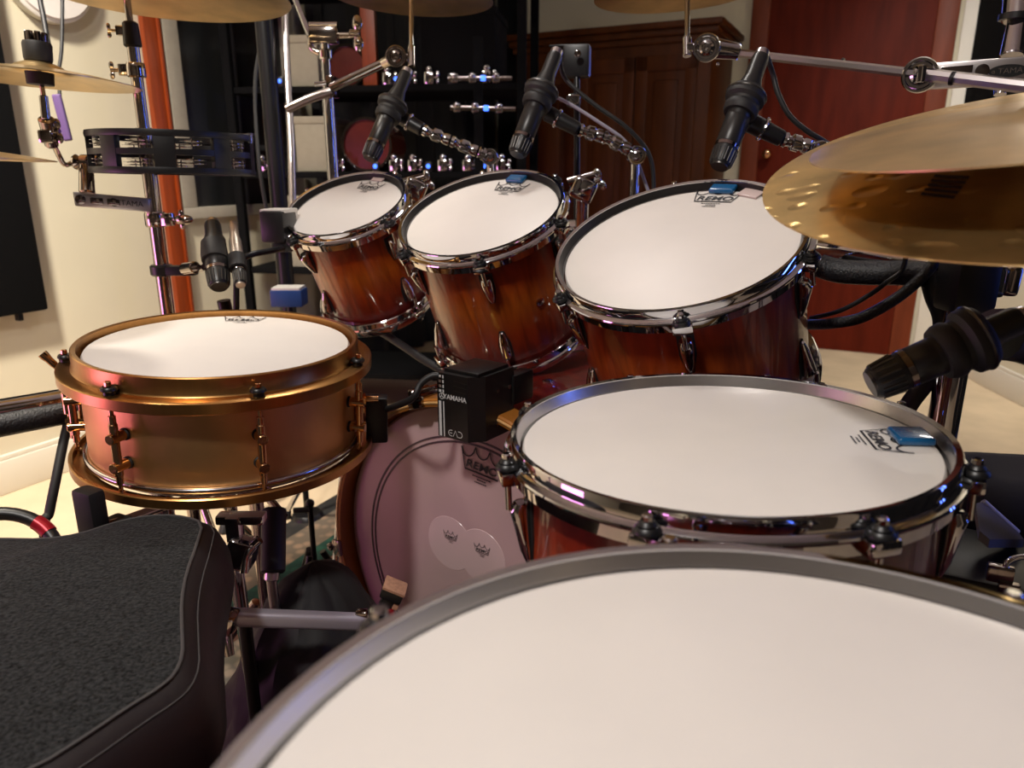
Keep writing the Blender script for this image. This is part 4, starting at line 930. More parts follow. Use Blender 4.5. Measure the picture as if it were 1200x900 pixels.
# swivel mounts: ringed joint, knuckle clamps and a short chrome post each
def mount(label, pts, radii, ring_at, post, kn=.012):
    t = thing('microphone_mount', label, 'microphone mount', post)
    q = B(); q.cyl(pts[0], pts[1], radii[0], radii[1], 18, .002); q.build('swivel', 'black_plastic', t)
    d = (Vector(pts[1]) - Vector(pts[0])).normalized(); q = B(); q.torus(Vector(pts[0]).lerp(Vector(pts[1]), ring_at), d, radii[0] * 1.02, .0030, 32, 8); q.build('ring', 'nickel_edge', t)
    n = len(pts) - 1
    for i in range(1, n):
        a, b = Vector(pts[i]), Vector(pts[i + 1]); dd = (b - a).normalized(); L = (b - a).length
        q = B(); q.lathe(a, dd, [(kn * .5, 0), (kn * .9, .001), (kn, L * .12), (kn * .7, L * .2), (kn * .7, L * .3), (kn * 1.05, L * .38), (kn * 1.05, L * .62), (kn * .75, L * .7), (kn * .95, L * .8), (kn * .95, L * .95), (kn * .5, L)], 12)
        q.box(a.lerp(b, .5) + Vector((0, -kn * .8, -kn * .5)), (kn * .8, kn * .8, kn * 1.4), frame(dd), .002); q.build('knuckle', 'chrome', t)
    e = Vector(pts[-1]); q = B(); tilter(q, e, ray(600, 200) * -1, kn * 1.35); q.build('end_joint', 'chrome', t)
    q = B(); q.cyl(e + Vector((0, .015, .0)), Vector(post), .0075, n=14); q.build('post', 'chrome', t)
    q = B(); q.box(Vector(post), (.045, .03, .03), None, .006); q.build('base_clamp', 'chrome', t)
    return t
mount('chrome and black swivel mount behind the leftmost tom microphone', [P(467, 136, 1.42), P(495, 152, 1.42), P(528, 165, 1.43), P(560, 178, 1.44), P(574, 184, 1.445)], (.014, .013), .45, P(577, 260, 1.45))
mount('chrome and black swivel mount behind the middle tom microphone', [P(640, 132, 1.29), P(678, 152, 1.29), P(706, 160, 1.30), P(738, 176, 1.31), P(746, 182, 1.31)], (.014, .012), .35, P(742, 262, 1.33))
mount('chrome and black swivel mount behind the rightmost tom microphone', [P(878, 143, 1.11), P(917, 163, 1.11), P(948, 172, 1.11), P(960, 178, 1.11)], (.015, .012), .42, P(985, 262, 1.12))
# thick rubber mount of the floor tom microphone
t = thing('microphone_mount', 'thick black rubber mount holding the floor tom microphone at the right edge', 'microphone mount', P(1300, 440, .80))
q = B(); q.tube([P(1168, 392, .675), P(1200, 396, .70), P(1270, 420, .76), P(1480, 470, .88)], .024, 16, 4); q.build('arm', 'black_rubber', t)
q = B(); q.cyl(P(1480, 470, .88), Vector((P(1480, 470, .88).x, P(1480, 470, .88).y, .03)), .011); q.cyl(Vector((P(1480, 470, .88).x, P(1480, 470, .88).y, 0)), Vector((P(1480, 470, .88).x, P(1480, 470, .88).y, .03)), .07, .06, 32, .006); q.build('stand', 'black_metal', t)

def cable(label, pts, r, m='black_cable', name='cable', cat='cable', smooth=6, group=None):
    q = B(); q.tube(pts, r, 10, smooth); return tag(q.build(name, m), label, cat, group)
cable('black cable curving down from the rightmost tom microphone', [P(899, 66, 1.12), P(906, 88, 1.13), P(912, 110, 1.13), P(925, 135, 1.13), P(945, 153, 1.13), P(966, 166, 1.14), P(990, 185, 1.2), P(1010, 230, 1.25)], .0040, name='microphone_cable', group='cables')
cable('black cable arching right from the middle tom microphone', [P(656, 66, 1.30), P(660, 88, 1.31), P(674, 104, 1.31), P(700, 125, 1.31), P(735, 150, 1.31), P(760, 180, 1.32), P(766, 215, 1.33), P(764, 260, 1.34)], .0038, name='microphone_cable', group='cables')
cable('thin grey cable running right below the black one of the middle tom microphone', [P(630, 103, 1.33), P(668, 122, 1.34), P(700, 142, 1.34), P(730, 163, 1.34), P(745, 185, 1.35), P(760, 225, 1.36)], .0030, 'grey_cable', name='microphone_cable', group='cables')
# arm that carries the two snare microphones
t = thing('microphone_bracket', 'thin black arm carrying the two snare microphones', 'microphone arm', on(317) + Vector((.05, 0, 0)))
q = B(); q.cyl(on(317) + Vector((.05, -.01, 0)), P(240, 313, 1.21), .006, n=12); q.cyl(P(216, 315, 1.27), P(229, 313, 1.24), .010, n=14, bev=.002); q.build('rod', 'smoked_chrome', t)
q = B(); q.tube([P(248, 312, 1.215), P(265, 316, 1.215), P(290, 300, 1.22), P(318, 294, 1.26), P(331, 291, 1.29)], .0052, 10, 4); q.build('cross_rod', 'black_metal', t)
q = B(); q.tube([P(262, 352, 1.23), P(266, 372, 1.24), P(268, 400, 1.25)], .011, 12, 3); q.tube([P(277, 330, 1.215), P(277, 352, 1.22), P(277, 375, 1.23)], .005, 10, 3); q.build('drop_rod', 'black_metal', t)
# drum-side percussion block
t = thing('percussion_block', 'black block with a pale top, clamped at the left rim of the smallest tom', 'percussion block', P(325, 285, 1.30))
q = B(); q.box(P(327, 265, 1.31), (.045, .055, .055), Matrix.Rotation(R(-10), 3, 'Z'), .006); q.build('body', 'black_plastic', t)
q = B(); q.box(P(327, 249, 1.31), (.046, .056, .014), Matrix.Rotation(R(-10), 3, 'Z'), .003); q.build('top_plate', 'white_plastic', t)
q = B(); q.box(P(334, 288, 1.31), (.03, .03, .02), None, .004); q.build('clamp', 'black_plastic', t)

# ------------------------------------------------------------------ drum rack at the right: post, bar, cables, clamp
pp = P(1118, 420, .95); rk = thing('drum_rack', 'chrome drum rack post and bar right of the largest rack tom', 'drum rack', (pp.x, pp.y, 0))
def onr(v):
    r = ray(1118, v); k = (pp.x ** 2 + pp.y ** 2) ** .5 / (r.x ** 2 + r.y ** 2) ** .5; return Vector((pp.x, pp.y, H + r.z * k))
q = B(); q.cyl((pp.x, pp.y, .03), onr(318), .019, n=28); q.build('post', 'chrome', rk)
q = B(); q.cyl((pp.x, pp.y, 0), (pp.x, pp.y, .05), .026, .021, 24, .005); q.build('rubber_foot', 'black_rubber', rk)
q = B(); q.tube([P(470, 258, 1.53), P(577, 268, 1.47), P(742, 270, 1.36), P(900, 284, 1.19), P(1010, 300, 1.06), P(1135, 318, .97)], .019, 24, 6); q.build('cross_bar', 'chrome', rk)
q = B(); q.box(onr(330), (.055, .055, .075), None, .012); q.build('corner_clamp', 'black_plastic', rk)
q = B(); q.box(P(1145, 328, .93), (.050, .045, .042), None, .008); q.box(P(1128, 330, .925), (.016, .05, .05), None, .005); q.cyl(P(1160, 328, .93), P(1176, 328, .93), .006); q.build('clamp', 'chrome', rk)
q = B(); q.box(P(1183, 329, .93), (.020, .022, .038), Matrix.Rotation(R(4), 3, 'Y'), .007, 3); q.build('wing_nut', 'dark_chrome', rk)
cable('thick braided black cable bundle strapped under the right rack bar', [P(962, 312, 1.06), P(985, 318, 1.04), P(1025, 320, 1.02), P(1060, 320, 1.0), P(1085, 322, .98)], .017, 'braided_sleeve', 'cable_bundle', group='cables')
cable('braided black cable sagging from the right rack post toward the largest tom', [P(1096, 306, .96), P(1080, 325, .965), P(1050, 350, .98), P(1010, 372, 1.0), P(975, 379, 1.03), P(945, 380, 1.10), P(920, 376, 1.16)], .0075, 'braided_sleeve', 'cable', group='cables')
cable('thin black cable just above the sagging braided one at right', [P(1062, 300, .96), P(1056, 318, .965), P(1040, 330, .97), P(1020, 345, .99), P(985, 364, 1.02), P(950, 373, 1.10)], .0032, 'black_cable', 'cable', group='cables')
cable('black cable hanging behind the right rack post', [P(1088, 318, .99), P(1094, 345, .985), P(1104, 372, .98), P(1102, 400, .98), P(1090, 440, .98), P(1068, 470, .98), P(1050, 500, 1.0)], .012, 'black_cable', 'cable', group='cables')
# left rack bar with its own cable bundle
lb0, lb1 = P(-60, 492, 1.08), P(170, 452, 1.24)
rk2 = thing('drum_rack', 'chrome drum rack bar at the left edge behind the bronze snare', 'drum rack', (lb1.x, lb1.y, 0))
q = B(); q.cyl(lb0, lb1, .018, n=24); q.build('cross_bar', 'chrome', rk2)
q = B(); q.cyl((lb1.x, lb1.y, .03), lb1 + Vector((0, 0, .04)), .019, n=24); q.build('post', 'chrome', rk2)
q = B(); q.cyl((lb0.x, lb0.y, .03), lb0 + Vector((0, 0, .02)), .019, n=24); q.build('post', 'chrome', rk2)
q = B(); q.tube([lb0 + Vector((0, -.02, -.018)), (lb0 + lb1) / 2 + Vector((0, -.02, -.017)), lb1 + Vector((0, -.02, -.016))], .0185, 14, 6); bd = q.build('cable_bundle', 'braided_sleeve', rk2); bd['label'] = 'braided black cable bundle'
cable('black cable hanging from the left rack bar to the floor', [P(80, 495, 1.16), P(74, 520, 1.15), P(66, 560, 1.13), P(58, 600, 1.12), P(52, 640, 1.12), Vector((-.74, .98, .012)), Vector((-.85, .93, .012))], .0072, 'black_rubber', group='cables')

# ------------------------------------------------------------------ below the snare
sx, sy = -.385, 1.02
ss = thing('snare_stand', 'chrome snare stand with rubber tipped arms under the bronze snare', 'snare stand', (sx, sy, 0))
zb = H - .220 - .167
q = B(); q.cyl((sx, sy, .05), (sx, sy, zb - .06), .011, n=18); q.build('post', 'smoked_chrome', ss)
q = B(); bk = Vector((sx, sy, zb - .055)); q.box(bk, (.045, .035, .04), None, .006); q.ball(bk + Vector((.0, 0, .02)), .018); q.box(bk + Vector((.03, -.02, .015)), (.05, .014, .012), None, .003); q.cyl(bk + Vector((.02, -.02, -.01)), bk + Vector((.06, -.06, -.03)), .006); q.wing(bk + Vector((-.02, -.02, -.02)), (-.8, -.5, -.2), .02); q.build('tilter', 'smoked_chrome', ss)
for k, a in enumerate((-117, 42, 150)):
    d = Vector((math.cos(R(a)), math.sin(R(a)), 0)); q = B(); c_ = Vector((-.393, .990, zb)); q.tube([bk, c_ + d * .12 + Vector((0, 0, -.03)), c_ + d * .200 + Vector((0, 0, -.022)), c_ + d * .215 + Vector((0, 0, -.012))], .006, 10, 3); ar = q.build('arm', 'smoked_chrome', ss)
    q = B(); f = tang(a); q.box(c_ + d * .222 + Vector((0, 0, .002)), (.034, .022, .062), f, .006); q.box(c_ + d * .205 + Vector((0, 0, -.024)), (.03, .05, .014), f, .004); q.build('rubber_tip', 'black_rubber', ar)
tripod(ss, sx, sy, .26, .22, 50, 'smoked_chrome')
# clamp cluster and lever hanging under the snare
kc = P(285, 640, .93); t = thing('multi_clamp', 'cluster of chrome clamps with a lever hanging under the snare drum', 'clamp', kc)
q = B(); q.box(P(283, 607, .93), (.06, .02, .012), None, .003); q.box(P(276, 625, .93), (.018, .02, .05), None, .004); q.build('bracket', 'chrome', t)
q = B(); q.box(P(284, 646, .93), (.034, .03, .036), Matrix.Rotation(R(15), 3, 'Y'), .005); q.cyl(P(266, 648, .93), P(276, 650, .93), .010); q.cyl(P(268, 660, .93), P(285, 663, .93), .008); q.build('clamp', 'chrome', t)
q = B(); q.tube([P(297, 640, .92), P(289, 652, .915), P(286, 672, .91)], .0045, 10, 3, radii=[.006, .0045, .005]); q.cyl(P(290, 645, .92), P(304, 632, .92), .005, .006); q.build('lever', 'chrome', t)
for a_, b_ in (((262, 700), (264, 668)),):
    q = B(); q.cyl(P(276, 660, .94), Vector((P(276, 660, .94).x, P(276, 660, .94).y + .02, .0)) + Vector((0, 0, RUGZ)), .009); q.build('rod', 'chrome', t)
# wrapped black tube and chrome nose behind it
hb = P(322, 600, 1.02); t = thing('pedal_stand', 'thick black sleeve tube standing under the snare drum', 'pedal stand', (hb.x + .02, hb.y + .05, 0))
q = B(); q.cyl(P(320, 672, 1.00), P(321, 596, 1.03), .0165, .017, 20, .003); q.build('sleeve', 'black_rubber', t)
q = B(); q.cyl(P(318, 680, 1.0), P(319, 668, 1.0), .010, n=16, bev=.002); q.tube([P(318, 678, 1.0), Vector((P(318, 678, 1.0).x, P(318, 678, 1.0).y + .02, .03))], .007, 10); q.build('rod', 'satin_chrome', t)
fx = P(318, 678, 1.0); q = B(); q.box((fx.x, fx.y + .05, RUGZ + .012), (.09, .26, .022), Matrix.Rotation(R(-35), 3, 'Z'), .005); q.build('base_plate', 'black_metal', t)
# music-stand like rod behind: thin stand with drum key shaped top
zz0 = P(363, 590, 1.55); t = thing('thin_stand', 'thin black stand with a short side arm, between snare and bass drum', 'stand', (zz0.x, zz0.y, 0))
q = B(); q.cyl((zz0.x, zz0.y, RUGZ), zz0, .006, n=12); q.ball(zz0, .010); q.cyl(zz0 + Vector((0, 0, -.014)), zz0 + Vector((-.035, 0, -.016)), .006); q.build('rod', 'black_metal', t)
tripod(t, zz0.x, zz0.y, .12, .09, 15, 'black_metal', RUGZ)
# black cloth heap
def heap(label, c, rx, ry, h, seed, name='black_cloth', rot=0, peak=1.0):
    rnd = random.Random(seed); q = B(); n, m = 48, 16; ph = [rnd.uniform(0, 6.3) for _ in range(8)]; rings = []
    for j in range(m + 1):
        t = j / m; r = (1 - t ** 2.1) ** .62; row = []
        for i in range(n):
            a = 2 * PI * i / n; fold = 1 + .15 * math.sin(2 * a + ph[0] + 2 * t) + .10 * math.sin(5 * a + ph[1] + 5 * t) * (1 - .5 * t) + .045 * math.sin(11 * a + ph[2] - 9 * t) + .03 * math.sin(17 * a + ph[4] + 14 * t)
            z = h * (t ** peak) * (1 + .16 * math.sin(2 * a + ph[3] + 3 * t) * t * (1 - t) * 4)
            row.append(q.bm.verts.new(Vector(c) + Matrix.Rotation(rot, 3, 'Z') @ Vector((rx * max(r, .02) * fold * math.cos(a) + .03 * t * math.sin(ph[5]), ry * max(r, .02) * fold * math.sin(a) + .03 * t * math.cos(ph[5]), z))))
        rings.append(row)
    q.skin(rings); return tag(q.build(name, 'black_cloth'), label, 'cloth')
hp = P(360, 780, 1.16); heap('black cloth heaped on the rug between the throne and the bass drum', (-.30, .93, RUGZ), .15, .18, .36, 3, peak=1.15)
heap('low black cloth spread beside the drum throne', (-.20, .66, RUGZ), .16, .16, .22, 5, peak=.9)
# chrome tube across the lower centre
t = thing('brace_tube', 'short straight chrome tube running right from beside the throne', 'brace', P(262, 735, .88))
q = B(); a_, b_ = P(274, 723, .90), P(433, 729, .96); dx = (b_ - a_).normalized(); q.box((a_ + b_) / 2, ((b_ - a_).length, .018, .0205), Matrix((dx, Vector((0, 0, 1)).cross(dx).normalized(), Vector((0, 0, 1)))).transposed(), .006, 3); q.build('tube', 'aluminium', t)
q = B(); q.box(P(265, 730, .89), (.022, .03, .03), Matrix.Rotation(R(20), 3, 'Y'), .005); q.cyl(P(262, 722, .885), P(268, 712, .885), .006); q.cyl(P(264, 742, .885), P(269, 768, .885), .008, .006); q.build('clamp', 'smoked_chrome', t)
q = B(); q.box(P(424, 720, .955), (.016, .012, .012), None, .003); q.build('screw_block', 'dark_chrome', t)
for p_ in (a_.lerp(b_, .05), a_.lerp(b_, .97)):
    q = B(); q.cyl((p_.x, p_.y + .01, RUGZ), p_ + Vector((0, .01, -.005)), .008); q.build('support', 'black_metal', t)
# bass drum pedal with beater
hcen = bl(-.105, -.075, .045)
t = thing('bass_pedal', 'bass drum pedal, its black beater with a tan face before the bass head', 'bass drum pedal', (bl(-.07, 0, .10).x, bl(-.07, 0, .10).y, RUGZ))
bc = P(459, 696, .985); sn_ = Vector((.40, -.1, -.45)).normalized(); f = Matrix((Vector((.90, .0, -.42)).normalized(), Vector((0, 1, 0)), Vector((.42, 0, .90)).normalized())).transposed()
q = B(); q.box(bc + f.col[2] * .004, (.030, .030, .014), f, .003); q.box(bc - f.col[2] * .012, (.020, .022, .030), f, .004); be = q.build('beater', 'black_plastic', t)
q = B(); q.box(bc + f.col[2] * .0125, (.031, .031, .004), f, .001); q.build('felt_face', 'felt', be)
q = B(); q.box(bc + f.col[0] * .011 - f.col[2] * .009, (.008, .024, .010), f, .002); q.build('side_felt', 'felt', be)
q = B(); q.cyl(bc + f.col[0] * .008 - f.col[2] * .020 - Vector((0, .016, 0)), bc + f.col[0] * .008 - f.col[2] * .020 - Vector((0, .010, 0)), .006, n=14); q.build('set_screw', 'red_part', be)
piv = bl(-.07, -BR + .12, .11)
q = B(); q.tube([bc - f.col[2] * .024, bc - f.col[2] * .05, piv], .0038, 10, 3); q.build('shaft', 'chrome', t)
q = B(); q.box(piv + brot @ Vector((.0, -.05, 0)), (.012, .12, .03), brot, .004); q.box(piv + brot @ Vector((-.06, -.05, 0)), (.012, .12, .03), brot, .004); q.cyl(piv - brot.col[0] * .075, piv + brot.col[0] * .02, .007); q.build('frame', 'satin_chrome', t)
q = B(); q.box(piv + brot @ Vector((-.03, -.10, .12)), (.08, .012, .26), brot @ Matrix.Rotation(R(12), 3, 'X'), .004); q.build('footboard', 'satin_chrome', t)
# cable clip on the bass drum hoop and the cable to the sensor box
cable('black cable running up to the sensor box on the bass drum', [P(392, 498, 1.24), P(420, 490, 1.20), P(445, 482, 1.12), P(466, 475, 1.03), P(484, 466, 1.0), P(493, 450, 1.0), P(505, 441, 1.0), P(514, 440, 1.0)], .0048, group='cables')
cable('thick black cable crossing behind the snare drum toward the middle tom', [P(400, 372, 1.5), P(440, 386, 1.45), P(470, 404, 1.40), P(500, 424, 1.36), P(530, 440, 1.34), P(560, 455, 1.36)], .0075, 'black_rubber', group='cables')

# hi-hat hoop at far left: black ring with a red segment
hc_ = P(-12, 668, 1.02); t = thing('curved_band', 'black curved band with a red segment, left edge above the throne', 'band', hc_ - Vector((0, 0, .3)))
q = B(); q.torus(hc_, (.25, -.5, .55), .082, .010, 48, 10); q.build('band', 'black_plastic', t)
fr = frame((.25, -.5, .55)); q = B()
best = min(range(360), key=lambda a_: (hc_ + fr @ Vector((.082 * math.cos(R(a_)), .082 * math.sin(R(a_)), 0)) - P(24, 622, 1.02)).length)
q.torus(hc_, (.25, -.5, .55), .082, .0112, 10, 10, R(best - 9), R(best + 9)); q.build('red_segment', 'red_part', t)
q = B(); q.cyl(hc_, Vector((hc_.x, hc_.y, .01)), .012); q.cyl(hc_ - Vector((.07, 0, 0)), hc_ + Vector((.07, 0, 0)), .006); q.cyl((hc_.x, hc_.y, 0), (hc_.x, hc_.y, .02), .10, .09, 28, .004); q.build('stand', 'black_metal', t)

# ------------------------------------------------------------------ lower right corner
gx = P(1180, 590, 1.10)
def lump(label, c, size, seed, cat, name, m='black_cloth'):
    rnd = random.Random(seed); q = B(); q.box(c, size, Matrix.Rotation(R(-18), 3, 'Z'), min(size) * .32, 5)
    for v in q.bm.verts:
        v.co += Vector((math.sin(v.co.z * 21 + seed), math.cos(v.co.x * 17 + seed), math.sin(v.co.y * 23 + v.co.x * 14))) * .008
    return tag(q.build(name, m), label, cat)
gz = H - .35
lump('soft black gig bag on the floor behind the smaller floor tom, right edge', (gx.x + .12, gx.y + .02, .24), (.40, .28, .46), 2, 'bag', 'gig_bag')
t = thing('equipment_case', 'dark case with a grey lid tray and chrome handle in the lower right corner', 'case', (.66, .72, 0))
cc_ = P(1190, 640, .93)
rt_ = Matrix.Rotation(R(-28), 3, 'Z')
q = B(); q.box((cc_.x + .02, cc_.y, cc_.z * .5 - .03), (.26, .20, cc_.z - .10), rt_, .012); q.build('body', 'clear_acrylic', t)
q = B(); q.box((cc_.x + .01, cc_.y + .02, cc_.z - .045), (.22, .16, .03), rt_, .006); q.build('lid', 'black_metal', t)
q = B(); a_ = P(1148, 585, .98); pts4 = [P(1143, 590, .97), P(1152, 588, 1.0), P(1192, 622, 1.0), P(1200, 632, .97), P(1160, 632, .93), P(1148, 622, .93)]
tv = [q.bm.verts.new(p) for p in pts4]; bv = [q.bm.verts.new(p - Vector((0, 0, .012))) for p in pts4]; q.bm.faces.new(tv); q.bm.faces.new(bv[::-1])
for i in range(6): q.bm.faces.new((tv[i], bv[i], bv[(i + 1) % 6], tv[(i + 1) % 6]))
q.build('tray', 'grey_tray', t)
q = B(); q.cyl(P(1152, 588, 1.0), P(1192, 624, 1.0), .0045, n=10); q.build('tray_edge', 'white_plastic', t)
q = B(); q.tube([P(1178, 672, .88), P(1180, 660, .88), P(1190, 654, .88), P(1206, 652, .88)], .0035, 10, 4); q.build('handle', 'chrome', t)
q = B(); q.box(P(1172, 672, .885), (.028, .012, .022), rt_, .003); q.box(P(1182, 688, .88), (.022, .012, .012), rt_, .002); q.build('latch', 'dark_chrome', t)
q = B()
for k in range(4): q.torus((cc_.x - .15, cc_.y - .0, cc_.z - .10 + k * .012), (.1, -.2, 1), .048 - .003 * (k % 2), .0055, 40, 8)
co = q.build('coiled_cable', 'black_cable'); tag(co, 'coiled black cable beside the case in the lower right corner', 'cable', 'cables')

# ------------------------------------------------------------------ dark background: storage rack with spare drums and hardware
rkx = P(455, 110, 2.75); RX = Matrix.Rotation(R(-8), 3, 'Z')
sr = thing('storage_rack', 'black metal shelf rack with drum gear in the dark behind the toms', 'shelf', (rkx.x, rkx.y, 0), RX)
W_, D_ = 1.05, .38
for sx_ in (-1, 1):
    for sy_ in (-1, 1):
        q = B(); q.box((sx_ * W_ / 2, sy_ * D_ / 2, .95), (.03, .03, 1.9), None, .003); q.build('upright', 'panel_black', sr, local=True)
SH = (.15, .55, .90, 1.19, 1.55, 1.85)
for z in SH:
    q = B(); q.box((0, 0, z), (W_, D_, .022), None, .003); q.build('shelf', 'panel_black', sr, local=True)
def rl(x, y, z): return Vector((rkx.x, rkx.y, 0)) + RX @ Vector((x, y, z))
def spare(label, x, z, r, L):
    c = rl(x, 0, z + .011 + r + .004); ax = RX @ Vector((0, -1, 0)); t = thing('spare_drum', label, 'drum', c - Vector((0, 0, r + .004)), None, 'spare drums on the shelf rack')
    q = B(); q.lathe(c - ax * L / 2, ax, [(r - .006, 0), (r, 0), (r, L), (r - .006, L)], 48, close=True); q.build('shell', 'dark_red_lacquer', t)
    q = B(); q.lathe(c + ax * (L / 2 - .004), ax, [(r + .004, -.016), (r + .004, .008), (r - .005, .008), (r - .005, -.016)], 48, close=True); q.build('hoop', 'chrome', t)
    q = B(); q.lathe(c + ax * (L / 2 - .006), ax, [(r - .005, 0), (0, .001)], 48, caps=False); q.build('drum_head', 'dark_red_lacquer', t)
    for k in range(4):
        a = R(45 + 90 * k); d = RX @ Vector((math.cos(a), 0, math.sin(a))); q = B(); q.box(c + d * (r + .008), (.016, .06, .018), frame(ax, d), .003); q.build('lug', 'chrome', t)
def boxon(label, x, z, size, m, name='storage_box', group='boxes on the shelf rack'):
    c = rl(x, -.02, z + .0115); t = thing(name, label, 'box', c, RX, group)
    q = B(); q.box((0, 0, size[2] / 2), size, None, .006); q.build('body', m, t, local=True)
    q = B(); q.box((0, 0, size[2] - .01), (size[0] + .008, size[1] + .008, .026), None, .004); q.build('lid', m, t, local=True)
spare('dark red spare drum on the middle shelf of the storage rack', -.06, SH[2], .092, .20)
spare('dark red spare drum on the upper shelf of the storage rack', -.12, SH[3], .070, .20)
boxon('beige box on the middle shelf of the storage rack', -.255, SH[2], (.125, .24, .19), 'beige_box')
boxon('beige box on the upper shelf of the storage rack', -.27, SH[3], (.12, .24, .17), 'beige_box')
boxon('beige box on the lower shelf of the storage rack', -.30, SH[1], (.24, .26, .26), 'beige_box')
boxon('black case on the upper right of the storage rack', .30, SH[3], (.26, .28, .24), 'panel_black')
oc = rl(-.030, -.10, SH[3] + .0115); q = B(); q.box(oc + Vector((0, 0, .165)), (.052, .03, .33), RX, .004)
tag(q.build('wooden_board', 'orange_wood'), 'short orange wooden board standing on the upper shelf of the storage rack', 'board')
hw = [(.05, SH[3]), (.12, SH[3]), (.20, SH[3]), (.40, SH[3]), (-.40, SH[3]), (.06, SH[2]), (.13, SH[2]), (.24, SH[2]), (.33, SH[2]), (.45, SH[2]), (-.44, SH[2]), (-.16, SH[2])]
hlab = ['first chrome clamp right of the wooden board on the upper shelf', 'second chrome clamp right of the wooden board on the upper shelf', 'chrome clamp in front of the black case on the upper shelf', 'chrome clamp at the right end of the upper shelf', 'chrome clamp at the left end of the upper shelf', 'first chrome clamp right of the spare drum on the middle shelf', 'second chrome clamp right of the spare drum on the middle shelf', 'third chrome clamp from the right on the middle shelf', 'second chrome clamp from the right on the middle shelf', 'chrome clamp at the right end of the middle shelf', 'chrome clamp at the left end of the middle shelf', 'chrome clamp between the beige box and the spare drum on the middle shelf']
for (x, z), lb in zip(hw, hlab):
    c = rl(x, -.165, z + .011); t = thing('hardware_clamp', lb, 'clamp', c, RX, 'chrome clamps on the shelf rack')
    q = B(); q.box((0, 0, .021), (.034, .030, .042), None, .007); q.build('body', 'chrome', t, local=True)
    q = B(); q.wing((.017, 0, .022), (1, 0, 0), .020, (0, 0, 1)); q.build('wing_nut', 'chrome', t, local=True)
    q = B(); q.ball((0, 0, .050), .013); q.build('ball_joint', 'chrome', t, local=True)
for (x, z), lb in zip(((-.34, SH[3]), (.085, SH[3]), (.28, SH[3]), (.19, SH[2]), (.39, SH[2]), (-.005, SH[2]), (-.38, SH[2])), ['blue lit module at the left end of the upper shelf', 'blue lit module between two chrome clamps on the upper shelf', 'blue lit module in front of the black case on the upper shelf', 'blue lit module right of the spare drum on the middle shelf', 'blue lit module near the right end of the middle shelf', 'blue lit module in front of the spare drum on the middle shelf', 'blue lit module at the left end of the middle shelf']):
    c = rl(x, -.170, z + .011); t = thing('lit_module', lb, 'light', c, RX, 'blue lit modules on the shelf rack')
    q = B(); q.box((0, 0, .017), (.024, .024, .034), None, .004); q.build('case', 'black_plastic', t, local=True)
    q = B(); q.ball((0, -.012, .019), .0075, 12, (1, .5, 1)); q.build('lamp', 'led_blue', t, local=True)
# chrome rods leaning behind the middle tom: hardware tray with horizontal tubes
for k, (u0, v0, u1, v1, d, lb) in enumerate(((525, 92, 600, 92, 2.3, 'upper short chrome bar in the dark left of the cabinet'), (528, 126, 604, 128, 2.3, 'lower short chrome bar in the dark left of the cabinet'))):
    a_, b_ = P(u0, v0, d), P(u1, v1, d); t = thing('hardware_bar', lb, 'bar', (a_ + b_) / 2, None, 'chrome bars left of the cabinet')
    q = B(); q.cyl(a_, b_, .0085, n=14); q.build('tube', 'dark_chrome', t)
    for w2 in (.1, .38, .75):
        q = B(); p_ = a_.lerp(b_, w2); q.box(p_, (.024, .026, .028), None, .006); q.ball(p_ + Vector((0, -.018, .006)), .010); q.build('clamp', 'chrome', t)
    q = B(); p_ = a_.lerp(b_, .55); q.box(p_ + Vector((0, -.010, 0)), (.016, .012, .016), None, .003); lm = q.build('lamp', 'led_blue', t); lm['label'] = 'small blue light'
q = B(); ua, ub = P(560, 60, 2.34), P(566, 140, 2.34); q.box((ua.x, ua.y, .66), (.03, .02, 1.32), None, .003); q.box((ua.x, ua.y, .01), (.3, .25, .02), None, .003); tag(q.build('hardware_stand', 'panel_black'), 'black upright stand carrying the two short chrome bars', 'stand')
# camera-like black box beside the middle tom microphone
t = thing('camera_box', 'small black camera box on a thin arm behind the middle tom microphone', 'camera', P(676, 95, 1.40))
q = B(); q.box(P(676, 72, 1.42), (.052, .035, .058), Matrix.Rotation(R(-12), 3, 'Z'), .006); bdy = q.build('body', 'black_plastic', t)
q = B(); q.box(P(668, 55, 1.42), (.075, .04, .004), Matrix.Rotation(R(-12), 3, 'Z'), .001); q.build('top_plate', 'black_metal', t)
q = B(); q.lathe(P(677, 63, 1.385), ray(677, 63) * -1, [(.0065, 0), (.0065, .004), (.004, .005)], 16); q.build('lens', 'dark_chrome', bdy)
cp_ = P(676, 90, 1.42); q = B(); q.cyl(P(676, 90, 1.42), P(676, 266, 1.43), .006, n=12); q.cyl(P(672, 124, 1.415), P(672, 112, 1.415), .0135, n=16, bev=.002); q.build('arm', 'black_metal', t)
q = B(); q.box(P(672, 118, 1.41), (.022, .02, .022), None, .004); q.build('clamp', 'chrome', t)
# blue box on a low stand behind the snare
bb = P(339, 348, 1.85); t = thing('blue_block', 'small blue block with a pale top behind the smallest tom', 'block', (bb.x, bb.y, 0))
q = B(); q.box(bb, (.078, .06, .042), None, .004); q.build('body', 'blue_box', t)
q = B(); q.box(bb + Vector((0, 0, .023)), (.07, .055, .008), None, .002); q.build('top_plate', 'pale_top', t)
q = B(); q.cyl((bb.x, bb.y, .02), bb - Vector((0, 0, .02)), .008); q.cyl((bb.x, bb.y, 0), (bb.x, bb.y, .02), .045, .04, 24, .004); q.build('stand', 'black_metal', t)
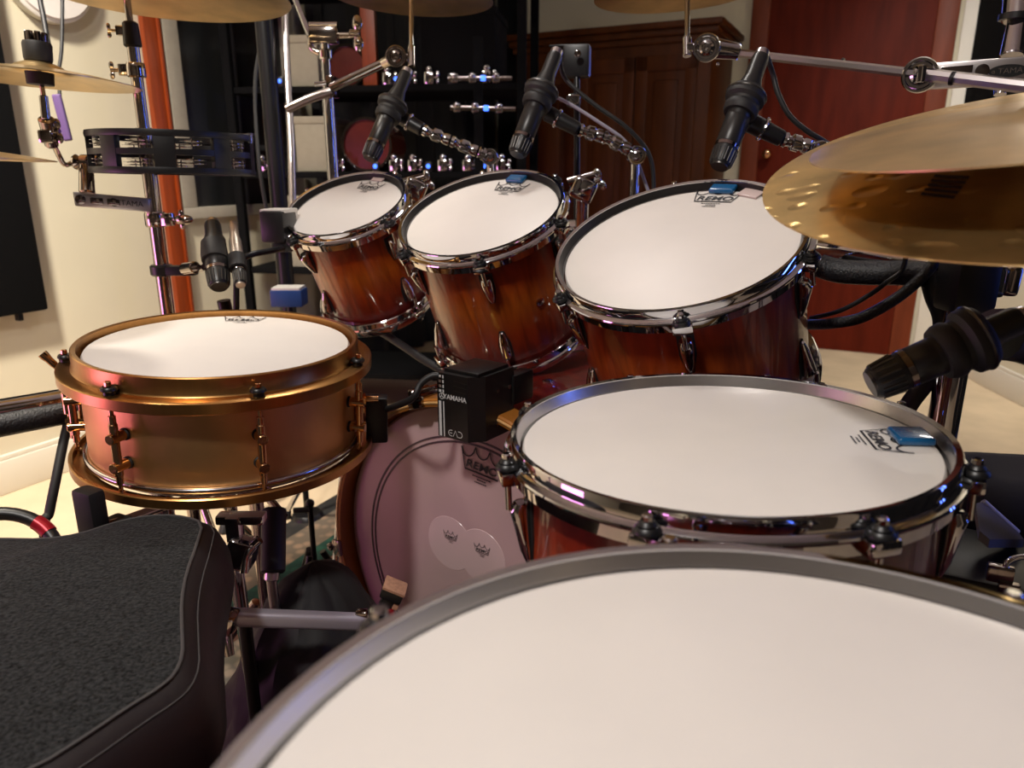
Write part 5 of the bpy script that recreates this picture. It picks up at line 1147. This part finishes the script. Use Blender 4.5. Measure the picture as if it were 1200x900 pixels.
# hanging cords over the wall head
hk = left(.31, HC - .02, .05)
q = B(); q.tube([P(46, -60, 1.75), P(46, -10, 1.75), P(51, 20, 1.75), P(57, 55, 1.75), P(59, 70, 1.76)], .006, 10, 4); tag(q.build('dangling_cable', 'black_cable'), 'dark cord hanging in front of the white wall head', 'cord')
t = thing('hanging_tag', 'dark cord with a purple tag hanging below the white wall head', 'cord', P(72, 140, 1.75))
q = B(); q.tube([P(73, -60, 1.75), P(73, 20, 1.75), P(72, 60, 1.75), P(69, 85, 1.75), P(70, 112, 1.75)], .0042, 10, 4); q.build('cord', 'black_cable', t)
q = B(); q.box(P(73, 138, 1.75), (.020, .012, .105), Matrix.Rotation(R(-6), 3, 'Y'), .005, 3); q.build('tag', 'purple_cloth', t)

# chrome tom clamps on the rack behind the toms
for u, v, d, lb in ((683, 222, 1.33, 'chrome tom clamp seen between the middle and the largest rack tom'), (487, 222, 1.46, 'chrome tom clamp seen between the smallest and the middle rack tom')):
    c = P(u, v, d); t = thing('tom_clamp', lb, 'clamp', c, None, 'tom clamps on the rear rack bar')
    q = B(); q.box(c, (.044, .036, .042), Matrix.Rotation(R(25), 3, 'Y'), .009, 3); q.box(c + Vector((.004, -.020, .004)), (.024, .012, .024), Matrix.Rotation(R(25), 3, 'Y'), .004); q.build('block', 'chrome', t)
    q = B(); q.wing(c + Vector((.020, -.012, .014)), (.8, -.3, .4), .018); q.build('wing_nut', 'chrome', t)
    q = B(); q.cyl(c + Vector((-.028, -.004, .012)), c + Vector((.028, -.004, .026)), .0085, n=16); q.build('pin', 'dark_chrome', t)
    q = B(); q.cyl(c, c + Vector((0, .01, -.085)), .012, n=16); q.build('rod', 'chrome', t)
# pale cymbal edge at the far left
hc2 = P(-62, 184, .82)
hh = cymbal('hi_hat_cymbal', 'blurred pale cymbal tip poking in at the left edge below the small cymbal', hc2, (.03, .02, 1), .105, 'cymbal_bronze', felt=False)
hs = thing('cymbal_stand', 'chrome cymbal stand standing past the left edge of the photo', 'cymbal stand', (hc2.x - .50, hc2.y, 0))
q = B(); q.cyl((hc2.x - .50, hc2.y, .02), (hc2.x - .50, hc2.y, hc2.z - .05), .0127, n=18); q.build('tube', 'chrome', hs)
q = B(); q.tube([Vector((hc2.x - .50, hc2.y, hc2.z - .06)), hc2 + Vector((-.05, 0, -.05)), hc2 + Vector((0, 0, -.03)), hc2 + Vector((0, 0, .05))], .0045, 10, 4); q.build('arm', 'chrome', hs)
tripod(hs, hc2.x - .50, hc2.y, .35, .2, 60)
